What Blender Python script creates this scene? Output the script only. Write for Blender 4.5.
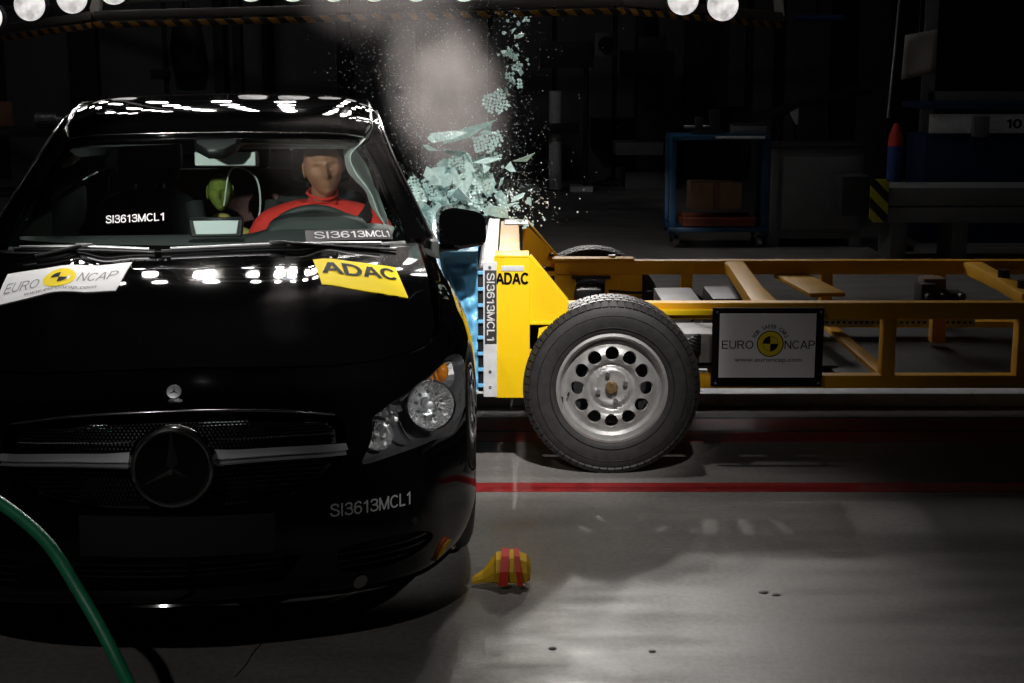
import bpy, bmesh, math, random
import numpy as np
from mathutils import Vector, Matrix
from mathutils.geometry import delaunay_2d_cdt
random.seed(7)
PI = math.pi
scene = bpy.context.scene
for o in list(bpy.data.objects): bpy.data.objects.remove(o)
C = scene.collection

# ---------- camera ----------
cd = bpy.data.cameras.new('camera'); cam = bpy.data.objects.new('camera', cd); C.objects.link(cam)
cam.location = (0, 0, 1.6); cam.rotation_euler = (PI/2-0.1919, 0, 0)
cd.sensor_width = 36; cd.lens = 1500*36/1024; cd.clip_end = 100
scene.camera = cam
# ---------- world, exposure ----------
w = bpy.data.worlds.new('world'); scene.world = w; w.use_nodes = True
w.node_tree.nodes['Background'].inputs[0].default_value = (.75, .85, 1, 1)
w.node_tree.nodes['Background'].inputs[1].default_value = 0.004
vs = scene.view_settings; vs.view_transform = 'Standard'; vs.look = 'None'; vs.gamma = 1; vs.use_curve_mapping = False; vs.exposure = 0
# ---------- the hall's lights and added fills ----------
def spot(name, loc, aim, watts, size, blend=.5, r=.12, col=(1, .95, .9)):
    l = bpy.data.lights.new(name, 'SPOT'); l.energy = watts; l.spot_size = math.radians(size); l.spot_blend = blend
    l.shadow_soft_size = r; l.color = col
    o = bpy.data.objects.new(name, l); C.objects.link(o); o.location = loc
    o.rotation_euler = (Vector(aim)-Vector(loc)).to_track_quat('-Z', 'Y').to_euler()
    return o
def area(name, loc, aim, watts, sx, sy, col=(1, 1, 1)):
    l = bpy.data.lights.new(name, 'AREA'); l.energy = watts; l.shape = 'RECTANGLE'; l.size = sx; l.size_y = sy; l.color = col
    o = bpy.data.objects.new(name, l); C.objects.link(o); o.location = loc
    o.rotation_euler = (Vector(aim)-Vector(loc)).to_track_quat('-Z', 'Y').to_euler()
    return o
for k_, (x_, e_) in enumerate(((-2.6, 3600), (-1.6, 4200), (-.6, 800), (.4, 330), (1.4, 120))):
    spot('rear_spotlight', (x_, 12.3, 4.35), ((-1.25, -.75, -.1, .1, .2)[k_], 4.8, .8 if k_ < 2 else .2), e_, 19 if k_ < 2 else 20, (.5 if k_ < 2 else .9), .09)
spot('spotlight_impact', (.50, 2.0, 4.0), (-.03, 5.6, .55), 1300, 20, .9, .06, (1, .96, .92))
spot('spotlight_overhead', (.25, 5.9, 5.6), (.24, 5.05, 0), 380, 27, 1, .12, (1, .95, .91))
spot('spotlight_hood', (-1.2, 6.4, 5.6), (-1.05, 4.62, .95), 620, 19, .8, .06, (1, .98, .96))
spot('glass_fill', (1.0, 1.6, 4.4), (-.12, 5.85, 1.55), 420, 13, .8, .05, (1, .98, .97))  # added front fill that brightens the flying glass
spot('cabin_fill', (-2.3, -.3, 2.45), (-.90, 5.9, 1.06), 1600, 11, .5, .05, (1, .97, .94))  # made-up fill through the windscreen, lifts the cabin and dummy
spot('headlamp_fill', (2.2, .2, 3.2), (-.22, 4.25, .62), 600, 12, .8, .04, (1, .97, .95))  # added only to make the headlight sparkle
spot('front_fill', (-1.6, -1.2, 4.4), (-.55, 3.9, .5), 190, 30, .8, .04, (1, .97, .95))  # invented fill for the car's nose and grille
spot('background_fill_left', (-3.0, 10.5, 6.4), (-2.5, 17, .5), 90, 84, 1, .05, (.95, .95, 1))  # added fill so the left background is not black
spot('background_fill_right', (3.0, 10.0, 6.4), (2.2, 15, .3), 13, 84, 1, .05, (.95, .95, 1))  # likewise an added fill, for the right background
# ---------- spline surfaces the car body is drawn on ----------
def cr(P0, P1, P2, P3, t):
    return 0.5*((2*P1)+(-P0+P2)*t+(2*P0-5*P1+4*P2-P3)*t*t+(-P0+3*P1-3*P2+P3)*t*t*t)
class Net:
    """Catmull-Rom surface; P[i][j] = point at station i, level j; s starts at s0"""
    def __init__(self, P, s0=0.0, flip=1):
        P = np.array(P, float); self.n, self.m = P.shape[:2]; self.s0 = s0; self.flip = flip
        Q = np.concatenate([2*P[:1]-P[1:2], P, 2*P[-1:]-P[-2:-1]], 0)
        self.Q = np.concatenate([2*Q[:, :1]-Q[:, 1:2], Q, 2*Q[:, -1:]-Q[:, -2:-1]], 1)
    def __call__(self, s, t):
        s = np.clip(np.atleast_1d(np.asarray(s, float))-self.s0, 0, self.n-1); t = np.clip(np.atleast_1d(np.asarray(t, float)), 0, self.m-1)
        i = np.minimum(s.astype(int), self.n-2); j = np.minimum(t.astype(int), self.m-2)
        fs = (s-i)[:, None]; ft = (t-j)[:, None]; Q = self.Q
        rows = [cr(Q[i+k, j], Q[i+k, j+1], Q[i+k, j+2], Q[i+k, j+3], ft) for k in range(4)]
        return cr(rows[0], rows[1], rows[2], rows[3], fs)
    def normal(self, s, t):
        e = 0.02; smax = self.s0+self.n-1; tmax = self.m-1
        a = self(np.minimum(np.asarray(s)+e, smax), t)-self(np.maximum(np.asarray(s)-e, self.s0), t)
        b = self(s, np.minimum(np.asarray(t)+e, tmax))-self(s, np.maximum(np.asarray(t)-e, 0))
        n = np.cross(a, b)*self.flip
        return n/np.maximum(np.linalg.norm(n, axis=1, keepdims=True), 1e-9)
    def inv(self, pts, fn, srange, trange=None):
        """parameters whose fn(point) is nearest to each 2-D target"""
        trange = trange or (0, self.m-1)
        gs, gt = np.meshgrid(np.arange(srange[0], srange[1]+1e-6, .06), np.arange(trange[0], trange[1]+1e-6, .06), indexing='ij')
        gs = gs.ravel(); gt = gt.ravel(); G = fn(self(gs, gt)); pts = np.asarray(pts, float)
        out = []
        for p in pts:
            k = np.argmin(((G-p)**2).sum(1)); x = np.array([gs[k], gt[k]])
            for _ in range(6):
                e = 1e-3; f0 = fn(self(x[0], x[1]))[0]
                J = np.stack([(fn(self(x[0]+e, x[1]))[0]-f0)/e, (fn(self(x[0], x[1]+e))[0]-f0)/e], 1)
                try: d = np.linalg.solve(J.T@J+1e-9*np.eye(2), J.T@(p-f0))
                except Exception: break
                x = np.clip(x+np.clip(d, -.1, .1), [srange[0], trange[0]], [srange[1], trange[1]])
            out.append(x)
        return np.array(out)
def mirror_net(H, flip=1):
    H = np.array(H, float); M = H[1:][::-1].copy(); M[..., 0] *= -1
    return Net(np.concatenate([M, H], 0), -(len(H)-1), flip)
# lower body, half: 14 stations round the plan, 7 levels upward, metres in the car's own frame (across, back, up)
HB = [
 [(0,.13,.17),(0,.00,.20),(0,-.02,.30),(0,-.01,.46),(0,.02,.60),(0,.075,.71),(0,.20,.783)],
 [(.25,.16,.17),(.25,.035,.195),(.25,.01,.30),(.25,.02,.46),(.25,.05,.60),(.25,.105,.705),(.25,.24,.772)],
 [(.43,.22,.16),(.45,.11,.18),(.455,.085,.29),(.45,.09,.45),(.445,.12,.59),(.44,.175,.695),(.42,.32,.757)],
 [(.58,.34,.15),(.62,.24,.168),(.63,.22,.28),(.625,.23,.44),(.62,.265,.58),(.60,.33,.695),(.57,.44,.752)],
 [(.69,.54,.14),(.735,.44,.16),(.748,.42,.28),(.748,.43,.44),(.742,.47,.58),(.73,.54,.70),(.69,.60,.762)],
 [(.76,.76,.14),(.805,.66,.16),(.83,.64,.28),(.835,.66,.44),(.83,.69,.59),(.81,.74,.72),(.752,.80,.823)],
 [(.80,1.0,.15),(.845,.95,.17),(.868,.92,.30),(.878,.92,.44),(.868,.94,.60),(.84,.97,.76),(.742,.97,.882)],
 [(.80,1.4,.17),(.845,1.4,.20),(.862,1.4,.32),(.868,1.4,.46),(.862,1.4,.63),(.835,1.4,.81),(.722,1.40,.965)],
 [(.80,2.2,.17),(.845,2.2,.20),(.86,2.2,.32),(.866,2.2,.46),(.866,2.2,.63),(.84,2.2,.84),(.755,2.2,.965)],
 [(.80,3.1,.17),(.845,3.1,.20),(.865,3.1,.32),(.872,3.1,.46),(.876,3.1,.65),(.86,3.1,.86),(.75,3.1,1.0)],
 [(.80,3.75,.18),(.84,3.75,.22),(.865,3.75,.34),(.878,3.75,.48),(.88,3.75,.66),(.85,3.75,.88),(.71,3.75,1.03)],
 [(.70,4.2,.20),(.76,4.25,.25),(.79,4.27,.36),(.80,4.28,.50),(.80,4.28,.68),(.77,4.25,.88),(.64,4.15,1.02)],
 [(.45,4.4,.22),(.50,4.5,.27),(.52,4.53,.38),(.53,4.54,.52),(.53,4.54,.70),(.51,4.50,.90),(.43,4.36,1.02)],
 [(0,4.46,.23),(0,4.58,.28),(0,4.60,.38),(0,4.61,.52),(0,4.61,.70),(0,4.57,.92),(0,4.42,1.03)],
]
HB = [[((u*.985 if u > .7 else u), v, (w+.018 if w < .25 else w)) for u, v, w in r] for r in HB]
BODY = mirror_net(HB, 1)
# windscreen, roof, rear screen: across (half) x along
HW = [[(0,1.17,.972),(0,1.40,1.085),(0,1.63,1.20),(0,1.86,1.296)],
      [(.32,1.20,.975),(.30,1.425,1.085),(.275,1.65,1.195),(.25,1.875,1.293)],
      [(.56,1.30,.974),(.53,1.51,1.085),(.49,1.73,1.19),(.44,1.93,1.285)],
      [(.665,1.41,.964),(.625,1.62,1.085),(.58,1.82,1.185),(.535,2.00,1.272)]]
WIND = mirror_net(HW, 1)
HR = [[(0,1.86,1.302),(0,1.96,1.350),(0,2.12,1.388),(0,2.4,1.413),(0,2.8,1.425),(0,3.3,1.395),(0,3.75,1.30)],
      [(.25,1.875,1.299),(.25,1.97,1.346),(.25,2.13,1.384),(.25,2.4,1.409),(.25,2.8,1.421),(.25,3.3,1.39),(.24,3.74,1.295)],
      [(.44,1.93,1.291),(.45,2.01,1.331),(.455,2.15,1.366),(.47,2.42,1.403),(.465,2.8,1.410),(.44,3.3,1.37),(.41,3.71,1.28)],
      [(.56,2.01,1.272),(.566,2.08,1.303),(.572,2.2,1.338),(.573,2.45,1.376),(.57,2.8,1.383),(.552,3.3,1.348),(.51,3.66,1.25)]]
ROOF = mirror_net(HR, 1)
# hood (half): across x along
HH = [[(0,.20,.785),(0,.40,.842),(0,.65,.902),(0,.90,.940),(0,1.16,.968)],
      [(.25,.24,.774),(.25,.43,.836),(.25,.66,.900),(.25,.91,.939),(.25,1.18,.968)],
      [(.42,.32,.759),(.43,.50,.822),(.435,.70,.890),(.44,.94,.934),(.44,1.22,.966)],
      [(.57,.44,.754),(.585,.60,.808),(.59,.77,.865),(.595,.98,.915),(.60,1.28,.958)],
      [(.69,.60,.764),(.71,.70,.795),(.71,.84,.845),(.71,1.0,.893),(.70,1.36,.957)]]
HOOD = mirror_net(HH, 1)
# ---------- object helpers ----------
def link(name, me, parent=None):
    o = bpy.data.objects.new(name, me); C.objects.link(o)
    if parent is not None: o.parent = parent
    return o
def empty(name, loc=(0, 0, 0), rz=0):
    o = link(name, None); o.location = loc; o.rotation_euler = (0, 0, rz); o.empty_display_size = .1; return o
def tag(o, label=None, cat=None, group=None, kind=None):
    if label: o['label'] = label
    if cat: o['category'] = cat
    if group: o['group'] = group
    if kind: o['kind'] = kind
    return o
def smooth(me, ang=40):
    me.shade_smooth() if hasattr(me, 'shade_smooth') else None
    try: me.set_sharp_from_angle(angle=math.radians(ang))
    except Exception: pass
def fin(name, bm, mat, parent=None, sm=True, ang=40, bev=0):
    if bev:
        pass
    bmesh.ops.recalc_face_normals(bm, faces=bm.faces)
    me = bpy.data.meshes.new(name); bm.to_mesh(me); bm.free()
    me.materials.append(mat)
    if sm: smooth(me, ang)
    return link(name, me, parent)
def box(bm, c, s, rot=None, bev=0.0):
    r = bmesh.ops.create_cube(bm, size=1); vs_ = r['verts']
    M = Matrix.Translation(Vector(c)) @ (rot.to_4x4() if rot is not None else Matrix()) @ Matrix.Diagonal((s[0], s[1], s[2], 1))
    bmesh.ops.transform(bm, matrix=M, verts=vs_)
    if bev:
        ed = {e for v in vs_ for e in v.link_edges}
        bmesh.ops.bevel(bm, geom=list(ed), offset=bev, segments=2, affect='EDGES', profile=.6)
def bx(name, c, s, mat, parent=None, rot=None, bev=0.004):
    bm = bmesh.new(); box(bm, c, s, rot, bev); return fin(name, bm, mat, parent)
def cyl(bm, a, b, r, r2=None, n=20, cap=True):
    a = Vector(a); b = Vector(b); d = b-a
    M = Matrix.Translation((a+b)/2) @ d.to_track_quat('Z', 'Y').to_matrix().to_4x4()
    bmesh.ops.create_cone(bm, cap_ends=cap, segments=n, radius1=r, radius2=r if r2 is None else r2, depth=d.length, matrix=M)
def cy(name, a, b, r, mat, parent=None, r2=None, n=20):
    bm = bmesh.new(); cyl(bm, a, b, r, r2, n); return fin(name, bm, mat, parent)
def prism(bm, poly, axis, lo, hi, bev=0):
    """extrude a 2-D polygon along an axis ('x','y','z')"""
    def P(p, h):
        return {'x': (h, p[0], p[1]), 'y': (p[0], h, p[1]), 'z': (p[0], p[1], h)}[axis]
    a = [bm.verts.new(P(p, lo)) for p in poly]; b = [bm.verts.new(P(p, hi)) for p in poly]
    n = len(poly); fs = [bm.faces.new(a), bm.faces.new(b[::-1])]
    for i in range(n): fs.append(bm.faces.new((a[i], b[i], b[(i+1) % n], a[(i+1) % n])))
    if bev:
        bmesh.ops.bevel(bm, geom=list({e for f in fs for e in f.edges}), offset=bev, segments=1, affect='EDGES')
def catmull(pts, n=8):
    pts = [Vector(p) for p in pts]; Q = [2*pts[0]-pts[1]]+pts+[2*pts[-1]-pts[-2]]; out = []
    for i in range(len(pts)-1):
        for k in range(n): out.append(cr(Q[i], Q[i+1], Q[i+2], Q[i+3], k/n))
    return out+[pts[-1]]
def tube(bm, pts, r, n=10, closed=False, sx=1.0, cap=True):
    """swept tube; r number or list"""
    pts = [Vector(p) for p in pts]; N = len(pts); rings = []; up = None
    for i, p in enumerate(pts):
        if closed: t = pts[(i+1) % N]-pts[i-1]
        else: t = pts[min(i+1, N-1)]-pts[max(i-1, 0)]
        t.normalize()
        if up is None: up = t.orthogonal().normalized()
        up = (up-t*up.dot(t)).normalized(); sd = t.cross(up)
        R = r[i] if isinstance(r, (list, tuple)) else r
        rings.append([bm.verts.new(p+(up*math.cos(2*PI*k/n)*sx+sd*math.sin(2*PI*k/n))*R) for k in range(n)])
    for i in range(N if closed else N-1):
        a = rings[i]; b = rings[(i+1) % N]
        for k in range(n): bm.faces.new((a[k], a[(k+1) % n], b[(k+1) % n], b[k]))
    if cap and not closed: bm.faces.new(rings[0][::-1]); bm.faces.new(rings[-1])
def tb(name, pts, r, mat, parent=None, n=10, closed=False, sx=1.0, sub=0):
    bm = bmesh.new(); tube(bm, catmull(pts, sub) if sub else pts, r, n, closed, sx); return fin(name, bm, mat, parent, ang=60)
def lathe(bm, prof, n=48, M=None, a0=0, a1=2*PI):
    """prof: (radius, height along local y)"""
    full = abs(a1-a0-2*PI) < 1e-6; rings = []
    for k in range(n if full else n+1):
        a = a0+(a1-a0)*k/n
        rings.append([bm.verts.new((M or Matrix()) @ Vector((r*math.cos(a), y, r*math.sin(a)))) for r, y in prof])
    m = len(prof)
    for k in range(n):
        A = rings[k]; B = rings[(k+1) % len(rings)]
        for j in range(m-1):
            try: bm.faces.new((A[j], A[j+1], B[j+1], B[j]))
            except ValueError: pass
    bmesh.ops.remove_doubles(bm, verts=bm.verts, dist=1e-5)
def pip(P, poly):
    x, y = P[:, 0], P[:, 1]; ins = np.zeros(len(P), bool); n = len(poly); j = n-1
    for i in range(n):
        xi, yi = poly[i]; xj, yj = poly[j]
        if yi != yj:
            c = ((yi > y) != (yj > y)) & (x < (xj-xi)*(y-yi)/(yj-yi)+xi); ins ^= c
        j = i
    return ins
def densify(poly, h, sc):
    out = []
    for i in range(len(poly)):
        a = np.array(poly[i], float); b = np.array(poly[(i+1) % len(poly)], float)
        k = max(1, int(np.ceil(np.linalg.norm((b-a)*sc)/h)))
        for q in range(k): out.append(tuple(a+(b-a)*q/k))
    return out
def segdist(P, poly):
    d = np.full(len(P), 1e9)
    for i in range(len(poly)):
        a = np.array(poly[i-1]); b = np.array(poly[i]); ab = b-a; t = np.clip(((P-a)@ab)/max(ab@ab, 1e-12), 0, 1)
        d = np.minimum(d, np.linalg.norm(P-(a+t[:, None]*ab), axis=1))
    return d
def panel(name, S, outer, mat, parent, holes=(), h=.03, sc=(.2, .13), off=0.0, rim=.008, fn=None):
    """a sheet cut to a polygon (with holes) out of a spline surface, with real edges"""
    sc = np.array(sc); outer = densify(outer, h, sc); holes = [densify(q, h, sc) for q in holes]
    O = np.array(outer)*sc; Hs = [np.array(q)*sc for q in holes]
    lo = O.min(0); hi = O.max(0)
    gx, gy = np.meshgrid(np.arange(lo[0]+h/2, hi[0], h), np.arange(lo[1]+h/2, hi[1], h)); G = np.stack([gx.ravel(), gy.ravel()], 1)
    keep = pip(G, O) & (segdist(G, O) > .45*h)
    for q in Hs: keep &= ~pip(G, q) & (segdist(G, q) > .45*h)
    G = G[keep]
    co = [Vector(p) for p in O]; ed = [(i, (i+1) % len(O)) for i in range(len(O))]
    for q in Hs:
        b = len(co); co += [Vector(p) for p in q]; ed += [(b+i, b+(i+1) % len(q)) for i in range(len(q))]
    co += [Vector(p) for p in G]
    vv, _, ff, *_ = delaunay_2d_cdt(co, ed, [], 0, 1e-6)
    Vp = np.array([tuple(v) for v in vv]); F = np.array([f[:3] for f in ff]); cen = Vp[F].mean(1)
    k = pip(cen, O)
    for q in Hs: k &= ~pip(cen, q)
    F = F[k]; used = np.unique(F); rem = -np.ones(len(Vp), int); rem[used] = np.arange(len(used)); F = rem[F]; Vp = Vp[used]
    st = Vp/sc; X = S(st[:, 0], st[:, 1]); Nn = S.normal(st[:, 0], st[:, 1]); X = X+Nn*off
    if fn: X = fn(X, st, Nn)
    A = X[F]; fl = (np.cross(A[:, 1]-A[:, 0], A[:, 2]-A[:, 0])*Nn[F[:, 0]]).sum(1) < 0
    F[fl] = F[fl][:, ::-1]
    verts = [tuple(p) for p in X]; nor = [tuple(n) for n in Nn]; faces = [tuple(int(i) for i in f) for f in F]
    if rim:
        cnt = {}
        for f in faces:
            for i in range(3):
                a, b = f[i], f[(i+1) % 3]
                if (b, a) in cnt: cnt[(b, a)] = None
                else: cnt[(a, b)] = 1
        bd = [e for e, c in cnt.items() if c]
        top = {}; bot = {}; acc = {}
        for a, b in bd:
            e = X[b]-X[a]; o_ = np.cross(e, Nn[a])
            for q in (a, b): acc[q] = acc.get(q, 0)+o_
        for q in acc:
            n_ = acc[q]/max(np.linalg.norm(acc[q]), 1e-9)
            top[q] = len(verts); verts.append(tuple(X[q])); nor.append(tuple(n_))
            bot[q] = len(verts); verts.append(tuple(X[q]-Nn[q]*rim)); nor.append(tuple(n_))
        for a, b in bd: faces.append((top[b], top[a], bot[a], bot[b]))
    me = bpy.data.meshes.new(name); me.from_pydata(verts, [], faces); me.materials.append(mat)
    me.shade_smooth(); me.normals_split_custom_set_from_vertices(nor)
    return link(name, me, parent)
_fontcache = {}
def text_geo(s, size=1.0, ext=.0, align='CENTER', space=1.0, bold=0.0):
    cu = bpy.data.curves.new('txt', 'FONT'); cu.body = s; cu.size = size; cu.extrude = ext; cu.align_x = align; cu.align_y = 'CENTER'
    cu.space_character = space; cu.offset = bold; cu.resolution_u = 3
    o = bpy.data.objects.new('txt', cu); C.objects.link(o); bpy.context.view_layer.update()
    me = bpy.data.meshes.new_from_object(o.evaluated_get(bpy.context.evaluated_depsgraph_get()))
    bpy.data.objects.remove(o); return me
def text(name, s, M, mat, parent=None, size=.05, ext=.001, w=None, h=None, bold=0.0, align='CENTER', space=1.0, skip=None):
    """letters as flat raised pieces; scaled to width w / height h"""
    me = text_geo(s, 1.0, 0, align, space, bold); co = np.array([v.co[:] for v in me.vertices])
    lo, hi = co.min(0), co.max(0); sx = sy = size
    if w: sx = w/(hi[0]-lo[0])
    if h: sy = h/(hi[1]-lo[1])
    for v in me.vertices:
        x = (v.co.x-((lo[0]+hi[0])/2 if align == 'CENTER' else 0))*sx; y = (v.co.y-(lo[1]+hi[1])/2)*sy
        v.co = M @ Vector((x, y, ext))
    me.materials.clear(); me.materials.append(mat); me.name = name
    return link(name, me, parent)
def warp_text(name, s, fn, mat, parent, bold=0.0, space=1.0):
    """letters laid on a curved surface: fn(x01, y01) -> point"""
    me = text_geo(s, 1.0, 0, 'CENTER', space, bold)
    bm = bmesh.new(); bm.from_mesh(me); bmesh.ops.triangulate(bm, faces=bm.faces); bmesh.ops.subdivide_edges(bm, edges=[e for e in bm.edges if e.calc_length() > .12], cuts=1); bm.to_mesh(me); bm.free()
    co = np.array([v.co[:] for v in me.vertices]); lo, hi = co.min(0), co.max(0)
    P = fn((co[:, 0]-lo[0])/(hi[0]-lo[0]), (co[:, 1]-lo[1])/(hi[1]-lo[1]))
    for v, p in zip(me.vertices, P): v.co = p
    me.materials.clear(); me.materials.append(mat); me.name = name
    return link(name, me, parent)
def quad_on(S, q, off=.002):
    """bilinear map of unit square (bl, br, tr, tl) given in surface parameters"""
    q = np.array(q, float)
    def f(x, y):
        x = np.asarray(x)[:, None]; y = np.asarray(y)[:, None]
        st = (q[0]*(1-x)+q[1]*x)*(1-y)+(q[3]*(1-x)+q[2]*x)*y
        return S(st[:, 0], st[:, 1])+S.normal(st[:, 0], st[:, 1])*off
    return f
# ---------- materials ----------
def mat(name, col, rough=.5, metal=0, coat=0, spec=.5, noise=0, nscale=8, bump=0, bscale=60, rvar=0, emit=None, estr=0, trans=0, col2=None, ior=None, stretch=None):
    m = bpy.data.materials.new(name); m.use_nodes = True; nt = m.node_tree; b = nt.nodes['Principled BSDF']; L = nt.links
    b.inputs['Base Color'].default_value = (*col, 1); b.inputs['Roughness'].default_value = rough; b.inputs['Metallic'].default_value = metal
    b.inputs['Coat Weight'].default_value = coat; b.inputs['Coat Roughness'].default_value = .02; b.inputs['Specular IOR Level'].default_value = spec
    b.inputs['Transmission Weight'].default_value = trans
    if ior: b.inputs['IOR'].default_value = ior
    if emit: b.inputs['Emission Color'].default_value = (*emit, 1); b.inputs['Emission Strength'].default_value = estr
    tc = nt.nodes.new('ShaderNodeTexCoord'); src = tc.outputs['Object']
    if stretch:
        mp = nt.nodes.new('ShaderNodeMapping'); mp.inputs['Scale'].default_value = stretch; L.new(src, mp.inputs['Vector']); src = mp.outputs[0]
    if noise or rvar or col2:
        n = nt.nodes.new('ShaderNodeTexNoise'); n.inputs['Scale'].default_value = nscale; n.inputs['Detail'].default_value = 6; n.inputs['Roughness'].default_value = .6; L.new(src, n.inputs['Vector'])
        if noise or col2:
            r = nt.nodes.new('ShaderNodeValToRGB'); L.new(n.outputs['Fac'], r.inputs[0])
            c2 = col2 or tuple(c*(1-noise) for c in col); c1 = col if col2 else tuple(min(1, c*(1+noise)) for c in col)
            r.color_ramp.elements[0].position = .35; r.color_ramp.elements[1].position = .65
            r.color_ramp.elements[0].color = (*c2, 1); r.color_ramp.elements[1].color = (*c1, 1); L.new(r.outputs[0], b.inputs['Base Color'])
        if rvar:
            q = nt.nodes.new('ShaderNodeMapRange'); q.inputs['To Min'].default_value = max(.02, rough-rvar); q.inputs['To Max'].default_value = min(1, rough+rvar)
            q.inputs['From Min'].default_value = .3; q.inputs['From Max'].default_value = .7
            L.new(n.outputs['Fac'], q.inputs['Value']); L.new(q.outputs[0], b.inputs['Roughness'])
    if bump:
        n2 = nt.nodes.new('ShaderNodeTexNoise'); n2.inputs['Scale'].default_value = bscale; n2.inputs['Detail'].default_value = 4; L.new(src, n2.inputs['Vector'])
        bp_ = nt.nodes.new('ShaderNodeBump'); bp_.inputs['Strength'].default_value = bump; bp_.inputs['Distance'].default_value = .01
        L.new(n2.outputs['Fac'], bp_.inputs['Height']); L.new(bp_.outputs[0], b.inputs['Normal'])
    return m
def glassmat(name, tint=(.8, .9, .86), rough=0.0, refl=1.0, ior=1.5):
    m = bpy.data.materials.new(name); m.use_nodes = True; nt = m.node_tree; nt.nodes.clear(); L = nt.links
    o = nt.nodes.new('ShaderNodeOutputMaterial'); mx = nt.nodes.new('ShaderNodeMixShader'); t = nt.nodes.new('ShaderNodeBsdfTransparent'); g = nt.nodes.new('ShaderNodeBsdfGlossy')
    f = nt.nodes.new('ShaderNodeFresnel'); ge = nt.nodes.new('ShaderNodeNewGeometry'); mr = nt.nodes.new('ShaderNodeMapRange'); mr.inputs['To Min'].default_value = ior; mr.inputs['To Max'].default_value = 1/ior; L.new(ge.outputs['Backfacing'], mr.inputs['Value']); L.new(mr.outputs[0], f.inputs[0])   # thin sheet: same reflectance from both sides
    t.inputs[0].default_value = (*tint, 1); g.inputs['Roughness'].default_value = rough; g.inputs['Color'].default_value = (refl, refl, refl, 1)
    L.new(f.outputs[0], mx.inputs[0]); L.new(t.outputs[0], mx.inputs[1]); L.new(g.outputs[0], mx.inputs[2]); L.new(mx.outputs[0], o.inputs[0]); return m
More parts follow.
